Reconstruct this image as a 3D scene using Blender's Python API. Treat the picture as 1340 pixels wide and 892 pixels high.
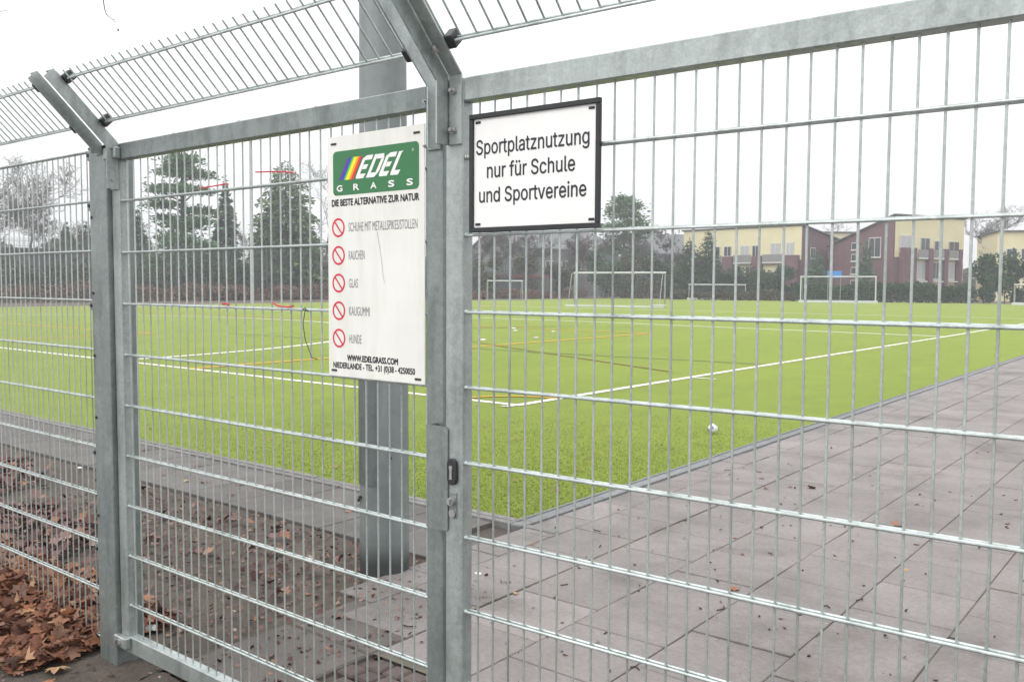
import bpy, bmesh, math, random
import numpy as np
from mathutils import Vector, Matrix
random.seed(7); RNG = np.random.default_rng(7)
for o in list(bpy.data.objects): bpy.data.objects.remove(o)
SC = bpy.context.scene
COL = SC.collection

# ------------------------------------------------------------------ camera
YAW, PITCH, ROLL = 0.67262, -0.061823, 0.005238
CAM = Vector((0.0, -1.7938, 1.519))
F_ = Vector((-math.sin(YAW), math.cos(YAW), 0)); R_ = Vector((math.cos(YAW), math.sin(YAW), 0)); U_ = Vector((0, 0, 1))
F2 = F_*math.cos(PITCH)+U_*math.sin(PITCH); U2 = -F_*math.sin(PITCH)+U_*math.cos(PITCH)
R3 = R_*math.cos(ROLL)+U2*math.sin(ROLL); U3 = -R_*math.sin(ROLL)+U2*math.cos(ROLL)
cd = bpy.data.cameras.new('camera'); cam = bpy.data.objects.new('camera', cd); COL.objects.link(cam)
cd.sensor_width = 36; cd.lens = 36*1168.37/1340; cd.clip_end = 3000; cd.clip_start = 0.02
m = Matrix((R3, U3, -F2)).transposed().to_4x4(); m.translation = CAM; cam.matrix_world = m
SC.camera = cam

# ------------------------------------------------------------------ sky, sun, exposure
SUN_EL, SUN_AZ = math.radians(42), math.radians(200)
w = bpy.data.worlds.new('World'); SC.world = w; w.use_nodes = True
nt = w.node_tree; nt.nodes.clear()
out = nt.nodes.new('ShaderNodeOutputWorld'); bg = nt.nodes.new('ShaderNodeBackground')
sky = nt.nodes.new('ShaderNodeTexSky'); sky.sky_type = 'NISHITA'; sky.sun_disc = False
sky.sun_elevation = SUN_EL; sky.sun_rotation = SUN_AZ; sky.dust_density = 6; sky.ozone_density = 1
hs = nt.nodes.new('ShaderNodeHueSaturation'); hs.inputs['Saturation'].default_value = 0.15
# an even overcast layer: brightness follows the CIE overcast sky (zenith three times the horizon)
tc = nt.nodes.new('ShaderNodeTexCoord'); sx = nt.nodes.new('ShaderNodeSeparateXYZ')
mr = nt.nodes.new('ShaderNodeMapRange'); mr.inputs[1].default_value = 0; mr.inputs[2].default_value = 1
mr.inputs[3].default_value = 6.2; mr.inputs[4].default_value = 15.0
cl = nt.nodes.new('ShaderNodeCombineColor'); mx = nt.nodes.new('ShaderNodeMix'); mx.data_type = 'RGBA'
tint = nt.nodes.new('ShaderNodeMix'); tint.data_type = 'RGBA'; tint.blend_type = 'MULTIPLY'; tint.inputs[0].default_value = 1
tint.inputs[7].default_value = (0.985, 0.99, 1.0, 1)
L = nt.links.new
L(tc.outputs['Generated'], sx.inputs[0]); L(sx.outputs[2], mr.inputs[0])
for i in range(3): L(mr.outputs[0], cl.inputs[i])
L(cl.outputs[0], tint.inputs[6]); L(sky.outputs[0], hs.inputs['Color'])
mx.inputs[0].default_value = 0.92
L(hs.outputs[0], mx.inputs[6]); L(tint.outputs[2], mx.inputs[7]); L(mx.outputs[2], bg.inputs[0])
bg.inputs[1].default_value = 0.1; L(bg.outputs[0], out.inputs[0])
sd = bpy.data.lights.new('sun', 'SUN'); sd.energy = 0.6; sd.angle = math.radians(28); sd.color = (1, .97, .93)
so = bpy.data.objects.new('sun', sd); COL.objects.link(so); so.location = (0, -10, 30)
so.rotation_euler = (math.pi/2-SUN_EL, 0, math.pi-SUN_AZ)
SC.view_settings.view_transform = 'Standard'; SC.view_settings.look = 'None'
SC.view_settings.exposure = 0.80; SC.view_settings.gamma = 1; SC.view_settings.use_curve_mapping = False
SC.render.engine = 'CYCLES'

# ------------------------------------------------------------------ helpers
def tag(o, label=None, cat=None, group=None, kind=None):
    if label: o['label'] = label
    if cat: o['category'] = cat
    if group: o['group'] = group
    if kind: o['kind'] = kind
    return o
def empty(name, loc=(0, 0, 0), rz=0, label=None, cat=None, group=None):
    o = bpy.data.objects.new(name, None); COL.objects.link(o); o.location = loc; o.rotation_euler = (0, 0, rz)
    o.empty_display_size = .1
    return tag(o, label, cat, group)
def link(name, me, mat=None, parent=None, loc=None, rot=None, scale=None, smooth=False):
    o = bpy.data.objects.new(name, me); COL.objects.link(o)
    if mat and not me.materials: me.materials.append(mat)
    if parent: o.parent = parent
    if loc: o.location = loc
    if rot: o.rotation_euler = rot
    if scale: o.scale = scale
    if smooth:
        me.polygons.foreach_set('use_smooth', [True]*len(me.polygons))
    return o
class MB:
    def __init__(s): s.v = []; s.f = []
    def add(s, v, f):
        n = len(s.v); s.v += [tuple(p) for p in v]; s.f += [tuple(i+n for i in q) for q in f]; return s
    def box(s, x0, x1, y0, y1, z0, z1):
        return s.add([(x0,y0,z0),(x1,y0,z0),(x1,y1,z0),(x0,y1,z0),(x0,y0,z1),(x1,y0,z1),(x1,y1,z1),(x0,y1,z1)],
                     [(0,3,2,1),(4,5,6,7),(0,1,5,4),(1,2,6,5),(2,3,7,6),(3,0,4,7)])
    def rod(s, p0, p1, r0, r1=None, n=8, cap=True):
        r1 = r0 if r1 is None else r1
        p0, p1 = Vector(p0), Vector(p1); d = (p1-p0).normalized()
        a = d.orthogonal().normalized(); b = d.cross(a); V = []
        for p, r in ((p0, r0), (p1, r1)):
            for i in range(n):
                t = 2*math.pi*i/n; V.append(p+a*(r*math.cos(t))+b*(r*math.sin(t)))
        F = [(i, (i+1) % n, n+(i+1) % n, n+i) for i in range(n)]
        if cap: F += [tuple(range(n-1, -1, -1)), tuple(range(n, 2*n))]
        return s.add(V, F)
    def path(s, pts, r, n=6):
        for a, b in zip(pts, pts[1:]): s.rod(a, b, r, r, n)
        return s
    def prism(s, poly, y0, y1):          # polygon in xz, extruded in y
        n = len(poly); V = [(x, y0, z) for x, z in poly]+[(x, y1, z) for x, z in poly]
        F = [tuple(range(n)), tuple(range(2*n-1, n-1, -1))]+[(i, n+i, n+(i+1) % n, (i+1) % n) for i in range(n)]
        return s.add(V, F)
    def mesh(s, name='m', bevel=0, segs=1):
        me = bpy.data.meshes.new(name); me.from_pydata(s.v, [], s.f)
        bm = bmesh.new(); bm.from_mesh(me)
        bmesh.ops.recalc_face_normals(bm, faces=bm.faces)
        if bevel:
            bmesh.ops.bevel(bm, geom=list(bm.edges), offset=bevel, segments=segs, affect='EDGES', profile=.6)
        bm.to_mesh(me); bm.free(); return me
    def build(s, name, mat, parent=None, bevel=0, segs=1, smooth=False, **k):
        return link(name, s.mesh(name, bevel, segs), mat, parent, smooth=smooth, **k)
def cyl_mesh(name, r, n=8, axis='Z'):
    b = MB(); e = {'X': (1, 0, 0), 'Y': (0, 1, 0), 'Z': (0, 0, 1)}[axis]
    return b.rod((0, 0, 0), e, r, r, n).mesh(name)
def np_mesh(name, V, F):
    me = bpy.data.meshes.new(name); k = F.shape[1]
    me.vertices.add(len(V)); me.vertices.foreach_set('co', np.ascontiguousarray(V, np.float32).ravel())
    me.loops.add(F.size); me.loops.foreach_set('vertex_index', np.ascontiguousarray(F, np.int32).ravel())
    me.polygons.add(len(F)); me.polygons.foreach_set('loop_start', np.arange(0, F.size, k, dtype=np.int32))
    me.polygons.foreach_set('loop_total', np.full(len(F), k, np.int32))
    me.update(calc_edges=True); me.validate(); return me

# ------------------------------------------------------------------ materials
def new_mat(name):
    m = bpy.data.materials.new(name); m.use_nodes = True; n = m.node_tree
    return m, n, n.nodes['Principled BSDF'], n.links.new
def noise(n, scale, detail=5, rough=.55, vec=None, dist=0):
    t = n.nodes.new('ShaderNodeTexNoise'); t.inputs['Scale'].default_value = scale; t.inputs['Detail'].default_value = detail
    t.inputs['Roughness'].default_value = rough; t.inputs['Distortion'].default_value = dist
    if vec: n.links.new(vec, t.inputs['Vector'])
    return t
def ramp(n, fac, stops):
    r = n.nodes.new('ShaderNodeValToRGB'); e = r.color_ramp.elements
    while len(e) < len(stops): e.new(.5)
    for i, (p, c) in enumerate(stops): e[i].position = p; e[i].color = (*c, 1)
    n.links.new(fac, r.inputs[0]); return r
def mixc(n, fac, a, b, mode='MIX'):
    x = n.nodes.new('ShaderNodeMix'); x.data_type = 'RGBA'; x.blend_type = mode
    for s, v in ((0, fac), (6, a), (7, b)):
        if isinstance(v, (int, float)): x.inputs[s].default_value = v
        elif isinstance(v, tuple): x.inputs[s].default_value = (*v, 1)
        else: n.links.new(v, x.inputs[s])
    return x.outputs[2]
def bump(n, b, h, strength, dist=.01):
    p = n.nodes.new('ShaderNodeBump'); p.inputs['Strength'].default_value = strength; p.inputs['Distance'].default_value = dist
    n.links.new(h, p.inputs['Height']); n.links.new(p.outputs[0], b.inputs['Normal']); return p
def pos(n): return n.nodes.new('ShaderNodeNewGeometry').outputs['Position']
def MAT(name, c, rough=.6, metal=0, c2=None, scale=6, detail=5, bmp=0, bscale=60, rnd=0, spec=None):
    m, n, b, l = new_mat(name); P = pos(n)
    c2 = c2 or tuple(x*.8 for x in c)
    t = noise(n, scale, detail, vec=P); r = ramp(n, t.outputs[0], [(.3, c2), (.7, c)])
    col = r.outputs[0]
    if rnd:
        oi = n.nodes.new('ShaderNodeObjectInfo'); rr = ramp(n, oi.outputs['Random'], [(0, (1-rnd,)*3), (1, (1+rnd,)*3)])
        col = mixc(n, 1.0, col, rr.outputs[0], 'MULTIPLY')
    l(col, b.inputs['Base Color']); b.inputs['Roughness'].default_value = rough; b.inputs['Metallic'].default_value = metal
    if spec is not None: b.inputs['Specular IOR Level'].default_value = spec
    if bmp: bump(n, b, noise(n, bscale, 6, vec=P).outputs[0], bmp)
    return m
def GALV(name, base=(.43, .465, .455), metal=.35, rough=.42, spangle=70, var=.16, rust=0):
    m, n, b, l = new_mat(name); P = pos(n)
    v = n.nodes.new('ShaderNodeTexVoronoi'); v.inputs['Scale'].default_value = spangle; l(P, v.inputs['Vector'])
    sep = n.nodes.new('ShaderNodeSeparateColor'); l(v.outputs['Color'], sep.inputs[0])
    a = ramp(n, sep.outputs[0], [(0, tuple(x*(1-var*.5) for x in base)), (1, tuple(min(1, x*(1+var*.5)) for x in base))])
    mp = n.nodes.new('ShaderNodeMapping'); mp.inputs['Scale'].default_value = (14, 14, 2.2); l(P, mp.inputs['Vector'])
    st = noise(n, 1.0, 6, .6, mp.outputs[0]); s2 = ramp(n, st.outputs[0], [(.28, (.62, .64, .63)), (.5, (1, 1, 1)), (.66, (1.05, 1.05, 1.05)), (.74, (1.35, 1.36, 1.35))])
    col = mixc(n, 1, a.outputs[0], s2.outputs[0], 'MULTIPLY')
    big = noise(n, 7, 5, .6, P); w_ = ramp(n, big.outputs[0], [(.55, (0, 0, 0)), (.72, (1, 1, 1))])
    wf = n.nodes.new('ShaderNodeMath'); wf.operation = 'MULTIPLY'; wf.inputs[1].default_value = .28; l(w_.outputs[0], wf.inputs[0])
    col = mixc(n, wf.outputs[0], col, (.50, .56, .54))
    fine = noise(n, 160, 3, .6, P); f2 = ramp(n, fine.outputs[0], [(.3, (.86, .86, .86)), (.7, (1.05, 1.05, 1.05))])
    col = mixc(n, 1, col, f2.outputs[0], 'MULTIPLY')
    l(col, b.inputs['Base Color']); b.inputs['Metallic'].default_value = metal
    rr = ramp(n, big.outputs[0], [(.3, (rough-.08,)*3), (.7, (rough+.15,)*3)]); l(rr.outputs[0], b.inputs['Roughness'])
    bump(n, b, fine.outputs[0], .12, .002); return m
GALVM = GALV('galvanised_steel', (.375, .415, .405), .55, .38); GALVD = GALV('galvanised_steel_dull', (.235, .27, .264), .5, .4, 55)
WIRE = GALV('galvanised_wire', (.49, .54, .525), .65, .36, 120)
MASTM = GALV('galvanised_mast', (.48, .50, .50), .25, .55, 25, .1)
BLACKP = MAT('black_plastic', (.02, .024, .026), .45, c2=(.012, .014, .015))
CHROME = MAT('worn_steel', (.5, .5, .5), .3, .9)
def sign_mat(name, c, k):
    m, n, b, l = new_mat(name); P = pos(n); mp = n.nodes.new('ShaderNodeMapping'); mp.inputs['Scale'].default_value = (22, 22, 2.5); l(P, mp.inputs['Vector'])
    a = noise(n, 1, 8, .65, mp.outputs[0]); d = noise(n, 45, 6, .7, P); e = noise(n, 4, 5, .6, P)
    col = mixc(n, 1, c, ramp(n, a.outputs[0], [(.3, (1-k, 1-k, 1-k*1.2)), (.55, (1, 1, 1))]).outputs[0], 'MULTIPLY')
    col = mixc(n, 1, col, ramp(n, e.outputs[0], [(.3, (1-k*.7,)*3), (.6, (1, 1, 1))]).outputs[0], 'MULTIPLY')
    col = mixc(n, ramp(n, d.outputs[0], [(.68, (0, 0, 0)), (.78, (.35, .35, .35))]).outputs[0], col, (.45, .43, .38))
    l(col, b.inputs['Base Color']); b.inputs['Roughness'].default_value = .35; return m
SIGNW = sign_mat('sign_white', (.74, .74, .70), .10)
SIGNW2 = sign_mat('sign_enamel_white', (.82, .82, .81), .05)
INK = MAT('black_ink', (.018, .02, .03), .4); GREYINK = MAT('grey_ink', (.24, .245, .26), .45)
PR = {k: MAT('print_'+k, c, .4, c2=tuple(x*.92 for x in c)) for k, c in dict(green=(.03, .17, .06), white=(.82, .82, .8), purple=(.1, .04, .28), blue=(.04, .05, .36),
      leaf=(.06, .5, .06), yellow=(.85, .75, .02), orange=(.85, .3, .01), red=(.72, .03, .02), sign_red=(.62, .02, .05)).items()}
REDT = MAT('red_tape', (.6, .02, .05), .5)

# concrete paving slab
def slab_mat():
    m, n, b, l = new_mat('paving_concrete'); P = pos(n)
    oi = n.nodes.new('ShaderNodeObjectInfo')
    t1 = noise(n, 2.2, 6, .6, P); t2 = noise(n, 38, 5, .65, P); t3 = noise(n, 260, 3, .6, P)
    c = ramp(n, t1.outputs[0], [(.3, (.176, .157, .150)), (.7, (.232, .210, .203))]).outputs[0]
    c = mixc(n, 1, c, ramp(n, t2.outputs[0], [(.3, (.8, .8, .8)), (.7, (1.1, 1.1, 1.1))]).outputs[0], 'MULTIPLY')
    c = mixc(n, 1, c, ramp(n, t3.outputs[0], [(.3, (.85, .85, .85)), (.7, (1.12, 1.12, 1.12))]).outputs[0], 'MULTIPLY')
    c = mixc(n, 1, c, ramp(n, oi.outputs['Random'], [(0, (.91, .91, .905)), (.3, (.98, .98, .98)), (.94, (1.02, 1.02, 1.02)), (1, (1.2, 1.19, 1.19))]).outputs[0], 'MULTIPLY')
    st = noise(n, 13, 8, .75, P); c = mixc(n, ramp(n, st.outputs[0], [(.62, (0, 0, 0)), (.76, (.5, .5, .5))]).outputs[0], c, (.075, .066, .06))
    dr = noise(n, .9, 9, .72, P, .6); c = mixc(n, 1, c, ramp(n, dr.outputs[0], [(.34, (.62, .60, .575)), (.5, (1, 1, 1)), (.68, (1.12, 1.11, 1.10))]).outputs[0], 'MULTIPLY')
    sp = noise(n, 75, 2, .5, P); c = mixc(n, ramp(n, sp.outputs[0], [(.70, (0, 0, 0)), (.74, (.75, .75, .75))]).outputs[0], c, (.05, .04, .035))
    l(c, b.inputs['Base Color']); b.inputs['Roughness'].default_value = .72
    bump(n, b, t3.outputs[0], .35, .003); return m
SLAB = slab_mat()
COBBLE = MAT('red_clay_cobble', (.105, .075, .070), .8, c2=(.065, .05, .046), scale=30, bmp=.4, bscale=150, rnd=.3)
DRAINC = MAT('drain_concrete', (.20, .205, .21), .7, c2=(.13, .135, .14), scale=20, bmp=.3, bscale=200, rnd=.1)
KERBC = MAT('kerb_concrete', (.20, .195, .19), .8, c2=(.13, .125, .12), scale=18, bmp=.4, bscale=180, rnd=.12)
CONC = MAT('rough_concrete', (.115, .10, .09), .85, c2=(.075, .066, .06), scale=5, detail=8, bmp=.6, bscale=90, rnd=.1)
def soil_mat():
    m, n, b, l = new_mat('dark_soil'); P = pos(n)
    t1 = noise(n, 1.3, 8, .65, P); t2 = noise(n, 22, 8, .7, P); t3 = noise(n, 140, 5, .7, P)
    c = ramp(n, t1.outputs[0], [(.3, (.055, .045, .037)), (.52, (.088, .071, .058)), (.75, (.125, .102, .083))]).outputs[0]
    c = mixc(n, 1, c, ramp(n, t2.outputs[0], [(.3, (.68, .68, .68)), (.7, (1.22, 1.2, 1.18))]).outputs[0], 'MULTIPLY')
    moss = noise(n, 3.1, 8, .7, P); c = mixc(n, ramp(n, moss.outputs[0], [(.6, (0, 0, 0)), (.72, (.55, .55, .55))]).outputs[0], c, (.045, .06, .02))
    c = mixc(n, ramp(n, t3.outputs[0], [(.68, (0, 0, 0)), (.75, (.5, .5, .5))]).outputs[0], c, (.22, .17, .13))
    l(c, b.inputs['Base Color']); b.inputs['Roughness'].default_value = .95
    bump(n, b, t2.outputs[0], .8, .02); return m
SOIL = soil_mat()
def turf_mat():
    m, n, b, l = new_mat('artificial_turf'); P = pos(n)
    mp = n.nodes.new('ShaderNodeMapping'); mp.inputs['Scale'].default_value = (1, .35, 1); l(P, mp.inputs['Vector'])
    t0 = noise(n, .35, 6, .6, mp.outputs[0]); t1 = noise(n, 1.7, 9, .72, P); t2 = noise(n, 90, 4, .7, P)
    c = ramp(n, t0.outputs[0], [(.3, (.112, .158, .0065)), (.7, (.150, .198, .0095))]).outputs[0]
    c = mixc(n, 1, c, ramp(n, t1.outputs[0], [(.3, (.76, .78, .74)), (.7, (1.16, 1.13, 1.2))]).outputs[0], 'MULTIPLY')
    c = mixc(n, 1, c, ramp(n, t2.outputs[0], [(.3, (.78, .79, .77)), (.7, (1.18, 1.17, 1.18))]).outputs[0], 'MULTIPLY')
    l(c, b.inputs['Base Color']); b.inputs['Roughness'].default_value = .85
    b.inputs['Sheen Weight'].default_value = .30; b.inputs['Sheen Roughness'].default_value = .45; b.inputs['Sheen Tint'].default_value = (.75, .92, .16, 1)
    bump(n, b, t2.outputs[0], .8, .02); return m
TURF = turf_mat()
def paint(name, c): return MAT(name, c, .85, c2=tuple(x*.72 for x in c), scale=40, detail=6)
WPAINT = paint('turf_white', (.72, .72, .62)); YPAINT = paint('turf_yellow', (.55, .33, .012)); RPAINT = paint('turf_red', (.21, .168, .022)); BPAINT = paint('turf_blue', (.125, .19, .06))
GROUNDM = MAT('far_earth', (.13, .095, .07), .95, c2=(.08, .06, .045), scale=.6, detail=8, bmp=.5, bscale=5)

def island_mat(name, stops, rough=.8, trans=0):
    m, n, b, l = new_mat(name); g = n.nodes.new('ShaderNodeNewGeometry')
    l(ramp(n, g.outputs['Random Per Island'], stops).outputs[0], b.inputs['Base Color']); b.inputs['Roughness'].default_value = rough
    b.inputs['Specular IOR Level'].default_value = .2
    if trans: b.inputs['Transmission Weight'].default_value = 0
    return m
LEAFC = [(0, (.09, .04, .028)), (.22, (.24, .085, .04)), (.4, (.32, .13, .055)), (.55, (.17, .08, .055)), (.75, (.25, .13, .08)), (1, (.40, .25, .13))]
LEAFISL = island_mat('leaf_litter', [(0, (.045, .026, .026)), (.25, (.11, .058, .054)), (.5, (.165, .098, .090)), (.75, (.21, .135, .125)), (.92, (.26, .135, .08)), (1, (.33, .25, .21))])
def leaf_mat():
    m, n, b, l = new_mat('dry_leaf'); oi = n.nodes.new('ShaderNodeObjectInfo'); t = n.nodes.new('ShaderNodeTexCoord')
    c = ramp(n, oi.outputs['Random'], LEAFC).outputs[0]
    t1 = noise(n, 25, 5, .6, t.outputs['Object']); c = mixc(n, 1, c, ramp(n, t1.outputs[0], [(.3, (.65, .62, .6)), (.7, (1.2, 1.2, 1.15))]).outputs[0], 'MULTIPLY')
    l(c, b.inputs['Base Color']); b.inputs['Roughness'].default_value = .65; return m
LEAFM = leaf_mat()
BARK = MAT('bark', (.075, .062, .05), .9, c2=(.045, .038, .03), scale=8, bmp=.6, bscale=25)
BARKG = MAT('bark_grey', (.15, .135, .13), .9, c2=(.10, .09, .085), scale=8)
NEEDLE = island_mat('cedar_needles', [(0, (0.054, 0.116, 0.053)), (.6, (0.096, 0.188, 0.085)), (1, (0.155, 0.263, 0.123))])
SPRUCE = island_mat('spruce_needles', [(0, (0.040, 0.086, 0.053)), (.6, (0.070, 0.140, 0.077)), (1, (0.109, 0.188, 0.101))])
YEW = island_mat('broad_conifer_needles', [(0, (0.059, 0.105, 0.043)), (.6, (0.105, 0.174, 0.070)), (1, (0.162, 0.244, 0.105))])
SHRUBM = island_mat('evergreen_leaves', [(0, (0.017, 0.047, 0.020)), (.6, (0.033, 0.078, 0.032)), (1, (0.055, 0.112, 0.046))])
BROWNH = island_mat('russet_leaves', [(0, (.11, .068, .052)), (.6, (.20, .125, .095)), (1, (.29, .185, .135))])
OLIVE = island_mat('olive_leaves', [(0, (.04, .045, .022)), (.6, (.075, .08, .04)), (1, (.11, .11, .06))])
IVY = island_mat('lime_shrub_leaves', [(0, (.035, .055, .012)), (.6, (.06, .09, .02)), (1, (.1, .13, .035))])

# ------------------------------------------------------------------ ground and pitch
def sheet(name, x0, x1, y0, y1, z, mat, parent=None):
    return MB().add([(x0,y0,z),(x1,y0,z),(x1,y1,z),(x0,y1,z)], [(0,1,2,3)]).build(name, mat, parent)
g = sheet('ground', -900, 900, -300, 1500, -.06, GROUNDM)
tag(g, 'brown bare earth stretching out round the sports ground', 'ground', kind='structure')
PX0, PX1, PY0, PY1 = -60.2, -3.52, 2.715, 95.5
pitch = sheet('pitch', PX0, PX1, PY0, PY1, 0.004, TURF)
tag(pitch, 'lime green artificial turf sports pitch with painted lines', 'pitch', kind='structure')
ZL = .010
def line(name, pts, wd, mat, z=ZL):
    V = []; F = []; pts = [Vector((*p, 0)) for p in pts]
    for i, p in enumerate(pts):
        d = (pts[min(i+1, len(pts)-1)]-pts[max(i-1, 0)]).normalized(); nrm = Vector((-d.y, d.x, 0))*wd/2
        V += [(p.x+nrm.x, p.y+nrm.y, z), (p.x-nrm.x, p.y-nrm.y, z)]
    for i in range(len(pts)-1): F.append((2*i, 2*i+1, 2*i+3, 2*i+2))
    o = MB().add(V, F).build(name, mat, pitch); return o
BY = 7.06
line('white_line', [(-59.2, BY), (-6.90, BY)], .13, WPAINT)
line('white_line', [(-6.95, BY-.05), (-6.92, 11.6), (-6.72, 28.8), (-6.6, 90)], .13, WPAINT, ZL+.001)
line('white_line', [(-59.2, BY), (-59.2, 90)], .10, WPAINT, ZL+.001)
line('white_line', [(-59.2, 90), (-6.6, 90)], .10, WPAINT)
line('white_line', [(-59.2, 29.9), (-22, 30), (-6.75, 28.3)], .24, WPAINT)
line('white_line', [(-59.2, 49), (-6.7, 49)], .3, WPAINT)
line('white_line', [(-6.98, BY-.25), (-6.96, BY+.0)], .10, WPAINT, ZL+.003)
for ty in (11.65, 21.5): line('white_line', [(-6.90, ty), (-6.45, ty+.02)], .08, WPAINT, ZL+.002)
ax, R = -33.0, 15.0
line('white_line', [(ax+1.0+R*math.cos(t), BY+R*math.sin(t)) for t in np.linspace(.03, math.pi/2, 30)]+[(ax-1.0+R*math.cos(t), BY+R*math.sin(t)) for t in np.linspace(math.pi/2, math.pi-.03, 30)], .20, WPAINT, ZL+.002)
line('yellow_line', [(-14.4, BY), (-14.4, 23.35)], .19, YPAINT, ZL+.003)
line('yellow_line', [(-14.4, 23.3), (-51.6, 23.3)], .19, YPAINT, ZL+.004)
line('yellow_line', [(-51.6, BY), (-51.6, 23.35)], .19, YPAINT, ZL+.003)
line('yellow_line', [(-25.4, 12.6), (-40.6, 12.6)], .19, YPAINT, ZL+.003)
line('yellow_line', [(-25.4, BY), (-25.4, 12.65)], .19, YPAINT, ZL+.004)
line('yellow_line', [(-40.6, BY), (-40.6, 12.65)], .19, YPAINT, ZL+.004)
line('yellow_line', [(-6.95+.95*math.cos(t), BY+.85*math.sin(t)) for t in np.linspace(math.pi/2, math.pi, 14)], .10, YPAINT, ZL+.005)
line('yellow_line', [(-48, 48), (-40, 47.5)], .4, YPAINT, ZL+.005)
line('red_line', [(-21, 19), (-16.2, 16.5), (-12.4, 14.6), (-7.6, 12.3)], .09, RPAINT, ZL+.006)
line('red_line', [(-21, 20.4), (-19.3, 27)], .09, RPAINT, ZL+.006)
line('blue_line', [(-24, 14.2), (-12.3, 14.4), (-7, 14.9)], .08, BPAINT, ZL+.007)
line('blue_line', [(-22, 21.5), (-17, 27)], .08, BPAINT, ZL+.007)
# near turf: real fibre tufts where the pile can be made out
def blades(n, x0, x1, y0, y1, h):
    x = RNG.uniform(x0, x1, n*4); y = RNG.uniform(y0, y1, n*4)
    dd = np.hypot(x, y+1.79); ok = RNG.uniform(0, 1, n*4) < np.clip((11.5-dd)/6.5, 0, 1)**1.7
    x, y = x[ok], y[ok]; n = len(x)
    a = RNG.uniform(0, 6.283, n); ww = RNG.uniform(.002, .004, n); hh = h*RNG.uniform(.5, 1.2, n); le = RNG.normal(0, .009, (n, 2))
    V = np.empty((n, 3, 3)); ca, sa = np.cos(a)*ww, np.sin(a)*ww
    V[:, 0] = np.stack([x-ca, y-sa, np.full(n, .004)], 1); V[:, 1] = np.stack([x+ca, y+sa, np.full(n, .004)], 1)
    V[:, 2] = np.stack([x+le[:, 0], y+le[:, 1], .004+hh], 1)
    return V.reshape(-1, 3), np.arange(3*n).reshape(n, 3)
V, Fc = blades(110000, -11.5, PX1-.005, PY0+.004, 10, .009)
FIB = island_mat('turf_fibre', [(0, (.100, .138, .009)), (.6, (.122, .163, .012)), (1, (.145, .188, .016))], .6)
fo = link('turf_fibre', np_mesh('turf_fibre', V, Fc), FIB, pitch); fo['kind'] = 'stuff'

# drain channel (right edge) and kerb strip (front edge)
def seg_mesh(L_, wd, h, kind):
    b = MB()
    if kind == 'drain':
        b.box(-wd/2, -wd/2+.022, 0, L_, -h, .014); b.box(wd/2-.022, wd/2, 0, L_, -h, .014); b.box(-wd/2+.022, wd/2-.022, .002, L_-.002, -h, .006)
    else:
        b.box(0, L_, -wd/2, wd/2, -h, .012)
    return b.mesh(kind, .003)
drain = empty('drain_channel', (-3.452, PY0-.13, 0), 0, 'pale grey drainage channel along the turf beside the paving slabs', 'drain'); tag(drain, kind='structure')
dm = seg_mesh(.994, .128, .05, 'drain'); dm.materials.append(DRAINC)
for i in range(26): link('channel_section', dm, None, drain, loc=(RNG.normal(0, .0015), i*1.0, RNG.normal(0, .001)))
lo = MB().box(-.06, .06, 26, 92.8, -.05, .012).build('far_channel', DRAINC, drain)
kerb = empty('edging_kerb', (-3.52, PY0-.065, 0), 0, 'narrow concrete edging strip between turf and slab path', 'kerb'); tag(kerb, kind='structure')
km = seg_mesh(.992, .055, .06, 'kerb'); km.materials.append(KERBC)
for i in range(30):
    link('kerb_stone', km, None, kerb, loc=(-(i+1)*1.0, .034, RNG.normal(0, .0015)))
    link('kerb_stone', km, None, kerb, loc=(-(i+1)*1.0+.37, -.032, -.004+RNG.normal(0, .0015)))

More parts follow.
